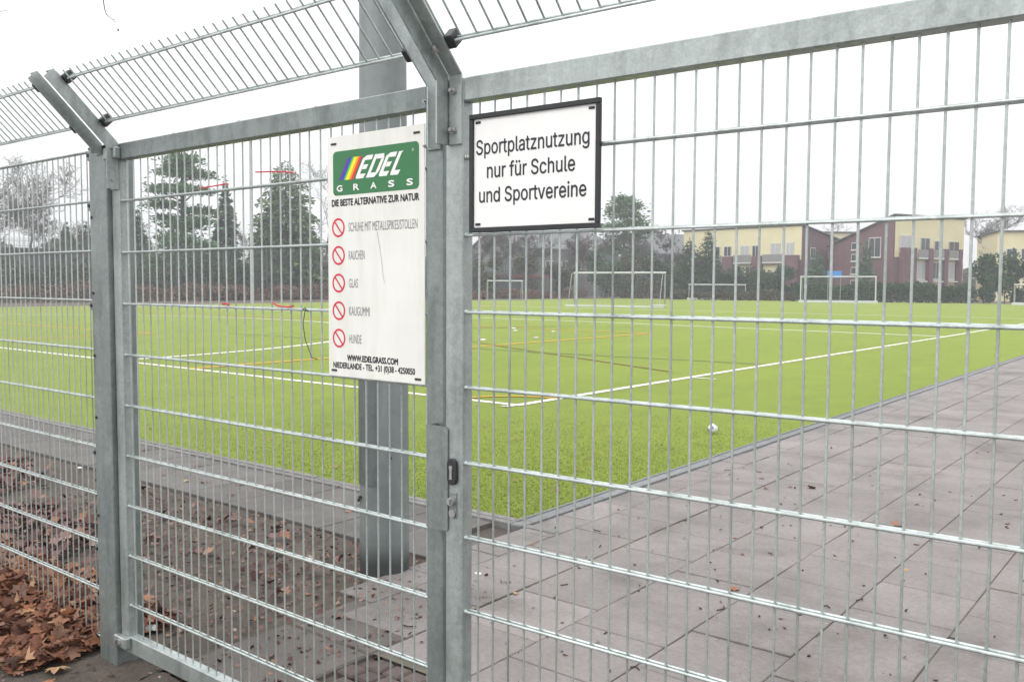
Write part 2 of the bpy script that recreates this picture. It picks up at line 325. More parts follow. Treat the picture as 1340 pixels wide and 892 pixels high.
# paving slabs
bed = MB().add([(-2.70, .682, -.007), (9, .682, -.007), (9, 30, -.007), (-2.70, 30, -.007), (-3.386, 30, -.007), (-3.386, 1.762, -.007), (-2.70, 1.762, -.007)], [(0, 1, 2, 3, 6), (6, 3, 4, 5)]).build('pavement', MAT('joint_sand', (.15, .13, .11), .95, c2=(.085, .082, .055), scale=6, detail=8))
tag(bed, 'grey concrete slab paving beside the turf inside the gate', 'pavement', kind='structure')
def slab(wx, wy, name):
    me = MB().box(-wx/2, wx/2, -wy/2, wy/2, -.05, 0).mesh(name, .003); me.materials.append(SLAB); return me
SX, SY = .4535, .479
big = slab(SX-.0055, SY-.0055, 'slab'); cut = slab(.245, SY-.008, 'slab_cut')
offs = {0: .24, 1: .05, 2: .30, 3: .085, 4: .33, 5: .1}
rest = MB(); nslab = 0
for c in range(-1, 12):
    xl = -2.693+SX*c if c >= 0 else -3.386
    xc = xl+SX/2 if c >= 0 else (-3.386+.245/2+.002)
    xc2 = xc if c >= 0 else -3.386+.25+.2175
    off = offs.get(c, .2 if c % 2 else .42) if c >= 0 else .12
    y = off+.479*1-.479
    while y < 27:
        yc = y+SY/2; y += SY
        if yc+SY/2 < .75: continue
        if yc-SY/2 < .684:
            y1_ = yc+SY/2-.004
            if c >= 0 and xc < 2: MB().box(xc-SX/2+.004, xc+SX/2-.004, .686, y1_, -.05, 0).build('slab', SLAB, bed, .003)
            continue
        vis = xc < -.15*yc+.9 and yc < 15.5 and nslab < 290
        if c < 0:
            if vis:
                link('slab', cut, None, bed, loc=(xc, yc, RNG.normal(0, .0012))); nslab += 1
                link('slab', slab_n if False else big, None, bed, loc=(-2.693-SX/2, yc-.2, RNG.normal(0, .0012)), scale=(.955, 1, 1)); nslab += 1
            else:
                rest.box(xc-.12, xc+.12, yc-.235, yc+.235, -.05, 0); rest.box(-2.693-SX+.01, -2.697, yc-.2-.235, yc-.2+.235, -.05, 0)
        elif vis:
            o = link('slab', big, None, bed, loc=(xc, yc, RNG.normal(0, .0012)), rot=(RNG.normal(0, .0022), RNG.normal(0, .0022), RNG.normal(0, .0015))); nslab += 1
        else: rest.box(xc-SX/2+.004, xc+SX/2-.004, yc-SY/2+.004, yc+SY/2-.004, -.05, 0)
o = rest.build('far_slabs', SLAB, bed); o['kind'] = 'stuff'
# slab path in front of the turf (two rows of slabs)
path = sheet('path', -14, -3.386, 1.77, 2.585, -.035, MAT('path_sand', (.07, .055, .045), .95))
tag(path, 'two slab wide grey footpath along the front edge of the turf', 'path', kind='structure')
pm = slab(.492, .400, 'path_slab'); pm.materials.clear(); pm.materials.append(MAT('path_concrete', (.125, .114, .108), .8, c2=(.085, .077, .072), scale=5, detail=9, bmp=.4, bscale=160, rnd=.12))
for r in range(2):
    for i in range(21):
        link('slab', pm, None, path, loc=(-3.386-.25-.5*i-(.25 if r else 0), 1.975+.405*r, -.002+RNG.normal(0, .0012)), rot=(RNG.normal(0, .003), RNG.normal(0, .003), 0))
# concrete apron and cobbles by the gate
apron = sheet('apron', -3.25, -2.70, .10, 1.76, -.03, SOIL); tag(apron, 'rough concrete slabs sunk in the soil by the mast foot', 'apron', kind='structure')
am = MB().box(-.265, .265, -.265, .265, -.05, 0).mesh('apron_slab', .008); am.materials.append(CONC)
for i in range(3): link('slab', am, None, apron, loc=(-2.975, .40+.54*i, -.006), rot=(RNG.normal(0, .006), RNG.normal(0, .006), RNG.normal(0, .01)))
cob = sheet('threshold', -2.70, 3.0, .06, .68, -.03, SOIL); tag(cob, 'strip of small red clay cobbles inside the gate', 'cobbles', kind='structure')
cm = MB().box(-.046, .046, -.046, .046, -.05, 0).mesh('cobble', .008); cm.materials.append(COBBLE)
for i in range(6):
    for j in range(48):
        x = -2.645+.1*j+(.05 if i % 2 else 0)
        link('cobble', cm, None, cob, loc=(x, .12+.1*i, -.004+RNG.normal(0, .003)), rot=(RNG.normal(0, .03), RNG.normal(0, .03), RNG.normal(0, .05)))

# soil bed, uneven
def soil_grid(name, x0, x1, y0, y1, nx, ny, z, amp, label):
    X, Y = np.meshgrid(np.linspace(x0, x1, nx), np.linspace(y0, y1, ny)); Z = np.zeros_like(X)
    r = np.random.default_rng(3)
    for k in range(60):
        fx, fy = r.normal(0, 9, 2); Z += np.sin(fx*X+fy*Y+r.uniform(0, 6.3))*r.uniform(.3, 1)
    Z = z+amp*Z/6+r.normal(0, amp*.35, X.shape)
    idx = np.arange(nx*ny).reshape(ny, nx)
    F = np.stack([idx[:-1, :-1], idx[:-1, 1:], idx[1:, 1:], idx[1:, :-1]], -1).reshape(-1, 4)
    o = link(name, np_mesh(name, np.stack([X, Y, Z], -1).reshape(-1, 3), F), SOIL, smooth=True)
    return tag(o, label, 'soil', kind='structure'), Z
soil_grid('soil', -14, -3.24, -3.2, 1.76, 420, 200, -.02, .006, 'dark bare soil round the fence posts and under the leaves')
soil_grid('soil', -3.24, 4, -3.2, .055, 240, 110, -.022, .005, 'dark trodden soil in front of the gate')

fc = sheet('bounce_paving', -14, 14, -14, -1.35, .002, MAT('bounce_concrete', (.34, .33, .32), .85, c2=(.26, .25, .245), scale=2, detail=8, bmp=.4, bscale=90))  # unseen pale ground, added behind the camera to bounce light onto the fence
tag(fc, 'unseen pale concrete added outside the gate to bounce light', 'bounce_paving', kind='structure')
# ------------------------------------------------------------------ fence, gate
S45 = math.sqrt(.5)
def slope(x, s, off=0.0, y0=0.0): return (x, y0-s*S45-off*S45, 2.06+s*S45-off*S45)
vwire = {}
def wires(parent, x0, x1, y, zlo, zhi, levels, ox=0, phase=0, hname='horizontal_wire'):
    key = round(zhi-zlo, 3)
    if key not in vwire: vwire[key] = MB().rod((0, 0, 0), (0, 0, zhi-zlo), .0029, n=8).mesh('vertical_wire'); vwire[key].materials.append(WIRE)
    n = int((x1-x0)/.05)
    for k in range(n+1):
        x = x0+phase+.05*k
        if x > x1-.01: break
        link('vertical_wire', vwire[key], None, parent, loc=(x-ox, y+RNG.normal(0, .0004), zlo), rot=(0, RNG.normal(0, .0006), 0))
    hm = MB().rod((0, 0, 0), (x1-x0, 0, 0), .0040, n=10).mesh(hname); hm.materials.append(WIRE)
    for z in levels:
        for dy in (-.0071, .0071): link(hname, hm, None, parent, loc=(x0-ox, y+dy, z+RNG.normal(0, .0006)))
def barrier(parent, x0, x1, ox=0, oy=0):
    a = Vector(slope(0, .099)); b = Vector(slope(0, .330))
    vm = MB().rod((0, 0, 0), b-a, .0031, n=8).mesh('barrier_wire'); vm.materials.append(WIRE)
    n = int((x1-x0-.02)/.05)
    for k in range(n+1): link('barrier_wire', vm, None, parent, loc=(x0+.012+.05*k-ox, a.y+oy, a.z))
    hm = MB().rod((0, 0, 0), (x1-x0, 0, 0), .0040, n=10).mesh('barrier_rod'); hm.materials.append(WIRE)
    for s in (.104, .298):
        for of in (-.0071, .0071):
            p = slope(0, s, of); link('barrier_rod', hm, None, parent, loc=(x0-ox, p[1]+oy, p[2]))
def weld(parent, x, y, z):
    pass
weld_me = MB().rod((-.012, 0, 0), (.004, 0, 0), .010, .006, n=8).mesh('weld', .002); weld_me.materials.append(WIRE)
bolt_me = MB().rod((0, 0, 0), (0, -.008, 0), .010, .010, n=6).rod((0, -.008, 0), (0, -.018, 0), .0055, .005, n=8).mesh('bolt'); bolt_me.materials.append(CHROME)
clamp_me = MB().box(-.014, .014, -.02, .02, -.018, .018).mesh('clamp', .003); clamp_me.materials.append(BLACKP)

# --- left leaf of the gate
leafL = empty('gate_leaf', (-3.44, 0, 0), 0, 'galvanised mesh gate leaf carrying the white logo sign and red tape scraps', 'gate'); ox = -3.44
def P(x): return x-ox
MB().box(P(-3.415), P(-3.359), -.02, .022, .05, 2.058).build('stile', GALVM, leafL, .003)
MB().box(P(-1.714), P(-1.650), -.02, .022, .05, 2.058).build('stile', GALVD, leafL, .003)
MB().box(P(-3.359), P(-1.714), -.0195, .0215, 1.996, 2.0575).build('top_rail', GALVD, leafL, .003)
MB().box(P(-3.359), P(-1.714), -.0195, .0215, .05, .117).build('bottom_rail', GALVM, leafL, .003)
lev = [1.64-.2*k for k in range(-1, 8)]
wires(leafL, -3.368, -1.708, 0, .10, 2.0, lev, ox, .036)
for z in lev:
    link('weld', weld_me, None, leafL, loc=(P(-3.356), -.007, z)); link('weld', weld_me, None, leafL, loc=(P(-1.716), -.007, z), rot=(0, 0, math.pi))
for x in (-3.0, -2.6, -2.2): MB().rod((P(x), 0, 2.0575), (P(x), 0, 2.064), .006, n=8).build('screw_head', CHROME, leafL)
def flat_arm(parent, x0, x1, yb, ox, oy, name='barrier_arm', zb=1.882, mat=GALVM):
    # a bent flat bar: bolted to the upright, then leaning out at 45 degrees
    th = .006; L_ = .335
    prof = [(yb, zb), (yb, 2.06), (yb-L_*S45, 2.06+L_*S45), (yb-L_*S45-th*S45, 2.06+L_*S45-th*S45), (yb-th, 2.06-th*.4), (yb-th, zb)]
    b = MB(); V = [(x0-ox, y+oy, z) for y, z in prof]+[(x1-ox, y+oy, z) for y, z in prof]; n = 6
    b.add(V, [tuple(range(n)), tuple(range(2*n-1, n-1, -1))]+[(i, n+i, n+(i+1) % n, (i+1) % n) for i in range(n)])
    return b.build(name, mat, parent, .001)
def flange(parent, xf, yb, dep, ox, oy, zb=1.882, mat=GALVM, name='arm_flange'):
    # standing flange of an angle profile, pointing to the outside
    th = .005; L_ = .335; a = dep
    prof = [(yb, zb), (yb, 2.06), (yb-L_*S45, 2.06+L_*S45), (yb-L_*S45-a*S45, 2.06+L_*S45-a*S45), (yb-a, 2.06-a*.41), (yb-a, zb)]
    V = [(xf-ox, y+oy, z) for y, z in prof]+[(xf+th-ox, y+oy, z) for y, z in prof]; n = 6
    return MB().add(V, [(0,1,4,5), (1,2,3,4), (6,11,10,7), (7,10,9,8)]+[(i, n+i, n+(i+1) % n, (i+1) % n) for i in range(n)]).build(name, mat, parent)
flat_arm(leafL, -3.410, -3.362, -.0215, ox, 0)
flange(leafL, -3.3615, -.0215, .046, ox, 0)
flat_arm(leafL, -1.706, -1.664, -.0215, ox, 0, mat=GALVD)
flange(leafL, -1.6635, -.0215, .050, ox, 0)
barrier(leafL, -3.40, -1.68, ox)
for x, s in ((-3.352, .104), (-3.352, .298), (-1.722, .104), (-1.722, .298)):
    p = slope(x, s, -.004); link('clamp', clamp_me, None, leafL, loc=(P(p[0]), p[1], p[2]), rot=(math.radians(45), 0, 0))
for z in (2.035, 1.915):
    link('bolt', bolt_me, None, leafL, loc=(P(-3.3565), -.048, z), rot=(0, 0, math.pi/2), scale=(.6, .6, .6)); link('bolt', bolt_me, None, leafL, loc=(P(-1.715), -.0215, z-.02), scale=(.6, .6, .6))
for z in (.095, 2.02):   # hinges
    h = MB().box(P(-3.43), P(-3.34), -.046, -.02, z-.022, z+.022).build('hinge', GALVM, leafL, .004)
    MB().rod((P(-3.385), -.046, z), (P(-3.385), -.058, z), .013, n=6).build('hinge_bolt', CHROME, h)
MB().rod((P(-3.30), .03, .15), (P(-3.25), .03, .165), .012, n=8).build('ground_bolt', CHROME, leafL)
# stop plate on the meeting stile
b = MB(); b.prism([(P(-1.676), .862), (P(-1.604), .862), (P(-1.598), .869), (P(-1.598), 1.136), (P(-1.604), 1.143), (P(-1.676), 1.143)], -.0600, -.0565)
b.box(P(-1.676), P(-1.670), -.0565, -.02, .862, 1.143)
b.build('stop_plate', GALVD, leafL)

# --- right leaf of the gate, standing very slightly ajar
AR = .0381; YR = .0261; HX = .20
leafR = empty('gate_leaf', (HX*math.cos(AR), YR+HX*math.sin(AR), 0), AR, 'galvanised mesh gate leaf with lock and the black framed notice', 'gate')
def Q(s): return s-HX
MB().box(Q(-1.612), Q(-1.553), -.02, .022, .05, 2.052).build('stile', GALVM, leafR, .003)
MB().box(Q(.12), Q(.18), -.02, .022, .05, 2.052).build('stile', GALVM, leafR, .003)
MB().box(Q(-1.553), Q(.12), -.0195, .0215, 1.991, 2.0515).build('top_rail', GALVM, leafR, .003)
MB().box(Q(-1.553), Q(.12), -.0195, .0215, .05, .117).build('bottom_rail', GALVM, leafR, .003)
lev = [1.65-.2*k for k in range(-1, 8)]
wires(leafR, -1.560, .128, 0, .10, 1.996, lev, HX, .044)
for z in lev:
    link('weld', weld_me, None, leafR, loc=(Q(-1.551), -.007, z)); link('weld', weld_me, None, leafR, loc=(Q(.118), -.007, z), rot=(0, 0, math.pi))
flat_arm(leafR, -1.594, -1.553, -.0215, HX, 0)
flange(leafR, -1.602, -.0215, .050, HX, 0)
flat_arm(leafR, .115, .175, -.0215, HX, 0)
barrier(leafR, -1.575, .15, HX)
for x, s in ((-1.545, .104), (-1.545, .298), (.108, .104), (.108, .298)):
    p = slope(x, s, -.004); link('clamp', clamp_me, None, leafR, loc=(Q(p[0]), p[1], p[2]), rot=(math.radians(45), 0, 0))
for z in (2.018, 1.918): link('bolt', bolt_me, None, leafR, loc=(Q(-1.578), -.0275, z))
p = slope(-1.575, .10, .012); link('bolt', bolt_me, None, leafR, loc=(Q(p[0]), p[1]-.02, p[2]-.02), rot=(math.radians(-45), 0, 0))
# lock: oval escutcheon with keyhole, and the worn stub of the handle under it
lk = empty('lock', (Q(-1.584), -.02, 1.026)); lk.parent = leafR
pts = []
for i in range(24):
    t = 2*math.pi*i/24; pts.append((.0165*math.cos(t), .0175*math.sin(t)+(.0185 if math.sin(t) > 0 else -.0185)))
MB().prism(pts, -.010, 0).build('escutcheon', BLACKP, lk, .002)
kp = [(.0055*math.cos(t), .011+.0065*math.sin(t)) for t in np.linspace(-.9, math.pi+.9, 16)]+[(-.0042, -.02), (.0042, -.02)]
MB().prism(kp, -.0125, -.0095).build('keyhole', CHROME, lk)
MB().rod((0, 0, -.078), (0, -.016, -.078), .012, .011, n=14).rod((0, -.002, -.112), (0, -.008, -.112), .011, n=14).box(-.004, .004, -.022, -.004, -.085, -.07).build('handle_stub', CHROME, lk)
MB().box(-.013, .013, -.003, .0005, -.125, -.055).build('handle_plate', GALVD, lk, .002)
for z in (.2, 1.85): MB().rod((Q(.19), 0, z-.04), (Q(.19), 0, z+.04), .014, n=12).build('hinge', GALVM, leafR)

# --- posts and side fences
def post(x0, x1, y0, y1, z1, label, arm=None):
    e = empty('gate_post', ((x0+x1)/2, (y0+y1)/2, 0), 0, label, 'post', 'gate posts')
    cx, cy = (x0+x1)/2, (y0+y1)/2
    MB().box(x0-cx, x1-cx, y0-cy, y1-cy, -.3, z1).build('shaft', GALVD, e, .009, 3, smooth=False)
    MB().box(x0-cx-.002, x1-cx+.002, y0-cy-.002, y1-cy+.002, z1, z1+.012).build('cap', BLACKP, e, .004)
    for z in (.55, .95, 1.2, 1.45, 1.75):
        MB().rod((x1-cx, y0-cy+.045, z), (x1-cx+.004, y0-cy+.045, z), .006, n=8).build('bolt_head', BLACKP, e)
        MB().rod((x0-cx+.018, y0-cy, z+.03), (x0-cx+.018, y0-cy-.004, z+.03), .006, n=8).build('bolt_head', BLACKP, e)
    return e, cx, cy
pe, cx, cy = post(-3.556, -3.421, -.04, .08, 2.045, 'square galvanised gate post between the mesh fence and the logo sign leaf')
flat_arm(pe, -3.492, -3.447, -.041, cx, -cy, mat=GALVM, zb=2.02)
flange(pe, -3.4465, -.041, .046, cx, -cy, zb=2.02)
post(.225, .36, -.04, .08, 2.045, 'square galvanised gate post hinging the leaf with the lock')
def fence(x0, x1, label, name='mesh_fence'):
    e = empty(name, (x0, 0, 0), 0, label, 'fence'); lev = [2.05-.2*k for k in range(0, 11)]
    wires(e, x0, x1, 0, .03, 2.058, lev, x0, .02)
    barrier(e, x0, x1, x0)
    return e
fl = fence(-6.07, -3.565, 'galvanised double rod mesh fence panel above the brown leaf heap')
for z in (2.03, 1.83, 1.43, .83, .43):
    c = MB().box(2.463, 2.503, -.02, .02, z-.02, z+.02).build('clip', GALVD, fl, .003)
    MB().rod((2.483, -.02, z), (2.483, -.03, z), .008, n=6).build('clip_bolt', BLACKP, c)
for s in (.104, .298):
    p = slope(2.50-.012, s, -.004); link('clamp', clamp_me, None, fl, loc=p, rot=(math.radians(45), 0, 0))
fence(.37, 2.87, 'galvanised double rod mesh fence panel beyond the lock leaf hinge post')
e = empty('fence_post', (-6.11, 0, 0), 0, 'slim galvanised post at the far end of the mesh fence panel', 'post')
MB().box(-.035, .035, -.02, .05, -.3, 2.05).build('shaft', GALVD, e, .005); MB().box(-.036, .036, -.021, .051, 2.05, 2.06).build('cap', BLACKP, e)

# ------------------------------------------------------------------ signs
import os
def bundled_font(fn):
    try:
        p = os.path.join(bpy.utils.system_resource('DATAFILES'), 'fonts', fn)
        return bpy.data.fonts.load(p) if os.path.exists(p) else None
    except Exception: return None
SANS = bundled_font('Inter.woff2')
def text_mesh(s, name, shear=0, off=0, spacing=1.0, sans=False):
    cu = bpy.data.curves.new(name, 'FONT'); cu.body = s; cu.shear = shear; cu.offset = off; cu.space_character = spacing; cu.resolution_u = 3; cu.fill_mode = 'FRONT'
    if SANS and sans: cu.font = SANS
    o = bpy.data.objects.new('tmp', cu); COL.objects.link(o)
    dg = bpy.context.evaluated_depsgraph_get(); dg.update()
    me = bpy.data.meshes.new_from_object(o.evaluated_get(dg)); bpy.data.objects.remove(o); bpy.data.curves.remove(cu)
    me.name = name; me.materials.clear(); return me
def put_text(s, x0, x1, zb, capz, y, mat, parent, name='lettering', shear=0, off=0, ref=None, spacing=1.0, bold=0, sans=False):
    # fit so that the text runs x0..x1 with baseline zb and cap height (height of ref) capz
    me = text_mesh(s, name, shear, off, spacing, sans); n = len(me.vertices); co = np.empty(n*3); me.vertices.foreach_get('co', co); co = co.reshape(-1, 3)
    rm = text_mesh(ref or 'H', 'r', 0, off, 1.0, sans); rc = np.empty(len(rm.vertices)*3); rm.vertices.foreach_get('co', rc); rh = rc.reshape(-1, 3)[:, 1].max(); bpy.data.meshes.remove(rm)
    mn, mxx = co[:, 0].min(), co[:, 0].max()
    X = x0+(co[:, 0]-mn)/(mxx-mn)*(x1-x0); Z = zb+co[:, 1]/rh*capz
    me.vertices.foreach_set('co', np.stack([X, np.full(n, y), Z], 1).ravel().astype(np.float32)); me.update()
    if bold:
        bm = bmesh.new(); bm.from_mesh(me); g0 = list(bm.verts)+list(bm.edges)+list(bm.faces)
        for q, (dx, dz) in enumerate(((-bold, 0), (bold, 0), (0, bold), (0, -bold))):
            r_ = bmesh.ops.duplicate(bm, geom=g0); bmesh.ops.translate(bm, verts=[v_ for v_ in r_['geom'] if isinstance(v_, bmesh.types.BMVert)], vec=(dx, -.00012*(q+1), dz))
        bm.to_mesh(me); bm.free()
    return link(name, me, mat, parent)
def tie(parent, x, z, y, wd=.02, name='cable_tie'):
    return MB().box(x-wd/2, x+wd/2, y-.003, y, z-.003, z+.003).build(name, BLACKP, parent, .001)

# logo sign, hung on the left leaf
sx0, sx1, sz0, sz1 = -2.130, -1.724, 1.243, 1.959
s1 = empty('logo_sign', (sx0, -.0125, sz0), 0, 'tall white rules sign with green rainbow logo and red prohibition rings', 'sign')
W1, H1 = sx1-sx0, sz1-sz0
MB().box(0, W1, -.004, 0, 0, H1).build('panel', SIGNW, s1, .001)
fy = -.0046
def rrect(x0, x1, z0, z1, r, n=6):
    p = []
    for cx_, cz_, a in ((x1-r, z1-r, 0), (x0+r, z1-r, 90), (x0+r, z0+r, 180), (x1-r, z0+r, 270)):
        for k in range(n+1):
            t = math.radians(a+90*k/n); p.append((cx_+r*math.cos(t), cz_+r*math.sin(t)))
    return p
def decal(name, poly, y, mat, parent): return MB().add([(x, y, z) for x, z in poly], [tuple(range(len(poly)))]).build(name, mat, parent)
lg = decal('logo_field', rrect(.026, .385, .541, .671, .014), fy, PR['green'], s1)
LX, LZ, LH = .052, .585, .064; SHR = .62
def para(x0, x1, z0, z1): return [(x0+z0*SHR, z0), (x1+z0*SHR, z0), (x1+z1*SHR, z1), (x0+z1*SHR, z1)]
def lp(poly): return [(LX+x, LZ+z) for x, z in poly]
for k, (nm, a, c) in enumerate((('purple', 0, .010), ('blue', .010, .022), ('leaf', .022, .030), ('yellow', .030, .044), ('orange', .044, .053), ('red', .053, .064))):
    decal('rainbow_stripe', lp(para(a, c, 0, LH)), fy-.0006, PR[nm], lg)
def letter(polys, x0, nm):
    b = MB()
    for p in polys:
        b.add([(LX+x0+x+z*SHR, fy-.0006, LZ+z) for x, z in p], [tuple(range(len(p)))])
    return b.build(nm, PR['white'], lg)
h = LH; t = .013; wE = .040
Ep = [[(.004, 0), (wE-.004, 0), (wE-.002, t), (.014, t), (.012, h), (0, h-.008), (0, .006)], [(.0145, h/2-t/2), (wE-.008, h/2-t/2), (wE-.006, h/2+t/2), (.0145, h/2+t/2)], [(.0125, h-t), (wE, h-t), (wE, h), (.0125, h)]]
letter(Ep, .072, 'logo_letter'); letter(Ep, .170, 'logo_letter')
Dp = [[(0, 0), (.0125, 0), (.0125, h), (0, h)], [(.013, 0), (.034, 0), (.044, .012), (.032, t), (.013, t)], [(.0325, t+.0003), (.0443, .0125), (.046, .02), (.046, h-.014), (.034, h-t-.001)], [(.013, h-t), (.0335, h-t), (.0458, h-.0135), (.038, h), (.013, h)]]
letter(Dp, .119, 'logo_letter')
letter([[(.004, 0), (.034, 0), (.036, t), (.0135, t), (.0125, h-.004), (.018, h), (0, h), (0, .006)]], .217, 'logo_letter')
put_text('®', .358, .366, .645, .008, fy-.0006, PR['white'], lg, 'logo_letter', ref='®')
for k, ch in enumerate('GRASS'):
    x = .052+k*.0735; put_text(ch, x-.012+.004, x+.012+.004, .553, .017, fy-.0006, PR['white'], lg, 'logo_letter', bold=.0009)
put_text('DIE BESTE ALTERNATIVE ZUR NATUR', .020, .385, .510, .019, fy, INK, s1, bold=.0009)
rules = ['SCHUHE MIT METALLSPIKES/STOLLEN', 'RAUCHEN', 'GLAS', 'KAUGUMMI', 'HUNDE']; wid = [.285, .069, .040, .090, .054]
def ring(parent, cx_, cz_, r, th):
    b = MB(); n = 32
    V = [(cx_+q*math.cos(2*math.pi*i/n), fy, cz_+q*math.sin(2*math.pi*i/n)) for q in (r, r-th) for i in range(n)]
    b.add(V, [(i, (i+1) % n, n+(i+1) % n, n+i) for i in range(n)])
    d = r-th*.6; a = math.radians(132); c_, s_ = math.cos(a), math.sin(a); hw = th*.42
    b.add([(cx_+d*c_*u-hw*s_*v, fy-.0003, cz_+d*s_*u+hw*c_*v) for u, v in ((-1, -1), (1, -1), (1, 1), (-1, 1))], [(0, 1, 2, 3)])
    return b.build('prohibition_ring', PR['sign_red'], parent)
for k, (tx, wd) in enumerate(zip(rules, wid)):
    zc = .446-.0826*k; ring(s1, .048, zc, .0285, .006)
    put_text(tx, .094, .094+wd, zc-.013, .026, fy, GREYINK, s1)
put_text('WWW.EDELGRASS.COM', .085, .300, .050, .017, fy, INK, s1, bold=.0009)
put_text('NIEDERLANDE - TEL. +31 (0)38 - 4250050', .022, .368, .026, .017, fy, INK, s1, bold=.0006)
for x, z in ((.03, H1-.022), (W1-.03, H1-.022), (.026, .018), (W1-.026, .014)): tie(s1, x, z, fy+.0008, .024)
SCR = MAT('scuff_grey', (.5, .5, .47), .6)
b = MB()
pts = [(.215, .43), (.222, .40), (.232, .355), (.240, .30), (.246, .282)]
for (a_, c_), (d_, e_) in zip(pts, pts[1:]): b.add([(a_, fy, c_), (a_+.0022, fy, c_), (d_+.0022, fy, e_), (d_, fy, e_)], [(0, 1, 2, 3)])
b.build('scratch', SCR, s1)

# notice with black frame on the right leaf
n0, n1, nz0, nz1 = -1.532, -1.143, 1.654, 1.953
def leafR_pt(s, y): return (s*math.cos(AR)-y*math.sin(AR), YR+s*math.sin(AR)+y*math.cos(AR))
px_, py_ = leafR_pt(n0, -.0130)
s2 = empty('notice_sign', (px_, py_, nz0), AR, 'white notice board with black frame and three lines of black lettering', 'sign')
W2, H2 = n1-n0, nz1-nz0; fr = .0125
MB().box(fr, W2-fr, -.003, 0, fr, H2-fr).build('panel', SIGNW2, s2)
for a in ((0, W2, 0, fr), (0, W2, H2-fr, H2)): MB().box(a[0], a[1], -.010, .0005, a[2], a[3]).build('frame_bar', BLACKP, s2, .0015)
for a in ((0, fr), (W2-fr, W2)): MB().box(a[0], a[1], -.0096, .0003, fr, H2-fr).build('frame_bar', BLACKP, s2, .0015)
fy2 = -.0036
put_text('Sportplatznutzung', .020, .357, .197, .036, fy2, INK, s2, bold=.0006, sans=True)
put_text('nur für Schule', .055, .318, .137, .036, fy2, INK, s2, bold=.0006, sans=True)
put_text('und Sportvereine', .030, .350, .076, .036, fy2, INK, s2, bold=.0006, sans=True)
for x, z in ((.026, H2-.021), (W2-.026, H2-.021), (.026, .021), (W2-.024, .021)): tie(s2, x, z, fy2+.0008, .016)

# red tape scraps and the dangling tie on the left leaf's wires
def tape(pts, r, label):
    c = Vector(pts[0]); b = MB().path([Vector(p)-c for p in pts], r, 6); o = b.build('tape_scrap', REDT); o.location = c
    tag(o, label, 'tape', 'red tape scraps')
tape([(-2.820, -.012, 1.853), (-2.74, -.013, 1.8545), (-2.66, -.012, 1.8575), (-2.653, -.012, 1.853)], .0022, 'short red tape scrap lying along the topmost gate wire')
tape([(-2.504, -.006, 1.886), (-2.40, -.008, 1.880), (-2.31, -.006, 1.8705), (-2.300, -.006, 1.867)], .0022, 'red tape scrap strung between upright wires above the topmost gate wire')
tape([(-2.412, -.012, 1.460), (-2.385, -.012, 1.450), (-2.33, -.012, 1.447), (-2.303, -.012, 1.452)], .0026, 'sagging red tape scrap on the gate wire above the dangling string')
tape([(-2.692, -.012, 1.450), (-2.675, -.012, 1.452), (-2.655, -.012, 1.449)], .0035, 'tiny red tape stub knotted on the gate wire')
o = MB().path([(0, 0, 0), (-.012, -.004, -.006), (.018, -.004, -.012), (-.002, 0, -.004), (-.012, -.002, -.05), (-.002, -.002, -.10), (.03, -.002, -.155), (.055, -.002, -.158)], .0014, 5).build('string', MAT('dark_string', (.05, .05, .035), .8))
o.location = (-2.245, -.011, 1.447); tag(o, 'thin dark string dangling from a gate wire beside the logo sign', 'string')

# ------------------------------------------------------------------ floodlight mast
mast = empty('floodlight_mast', (-3.480, 1.483, 0), 0, 'thick round galvanised floodlight mast standing behind the logo sign', 'mast')
def mast_mat():
    m, n, b, l = new_mat('mast_with_bitumen_foot'); P = pos(n)
    t = noise(n, 6, 6, .6, P); big = noise(n, 1.2, 5, .6, P)
    mp = n.nodes.new('ShaderNodeMapping'); mp.inputs['Scale'].default_value = (5, 5, .5); l(P, mp.inputs['Vector']); st = noise(n, 1, 6, .6, mp.outputs[0])
    c = ramp(n, t.outputs[0], [(.3, (.18, .205, .205)), (.7, (.25, .275, .275))]).outputs[0]
    c = mixc(n, 1, c, ramp(n, st.outputs[0], [(.3, (.74, .75, .75)), (.6, (1.05, 1.05, 1.05))]).outputs[0], 'MULTIPLY')
    sp = n.nodes.new('ShaderNodeSeparateXYZ'); l(P, sp.inputs[0])
    ad = n.nodes.new('ShaderNodeMath'); ad.operation = 'MULTIPLY_ADD'; l(big.outputs[0], ad.inputs[0]); ad.inputs[1].default_value = .12; l(sp.outputs[2], ad.inputs[2])
    f = n.nodes.new('ShaderNodeMapRange'); l(ad.outputs[0], f.inputs[0]); f.inputs[1].default_value = .10; f.inputs[2].default_value = .22; f.inputs[3].default_value = .85; f.inputs[4].default_value = 0
    c = mixc(n, f.outputs[0], c, (.035, .037, .037))
    l(c, b.inputs['Base Color']); b.inputs['Metallic'].default_value = .25; b.inputs['Roughness'].default_value = .55
    bump(n, b, noise(n, 120, 4, .6, P).outputs[0], .1, .003); return m
MM = mast_mat()
MB().rod((0, 0, -.4), (0, 0, 13), .134, .085, n=48, cap=False).build('pole', MM, mast, smooth=True)
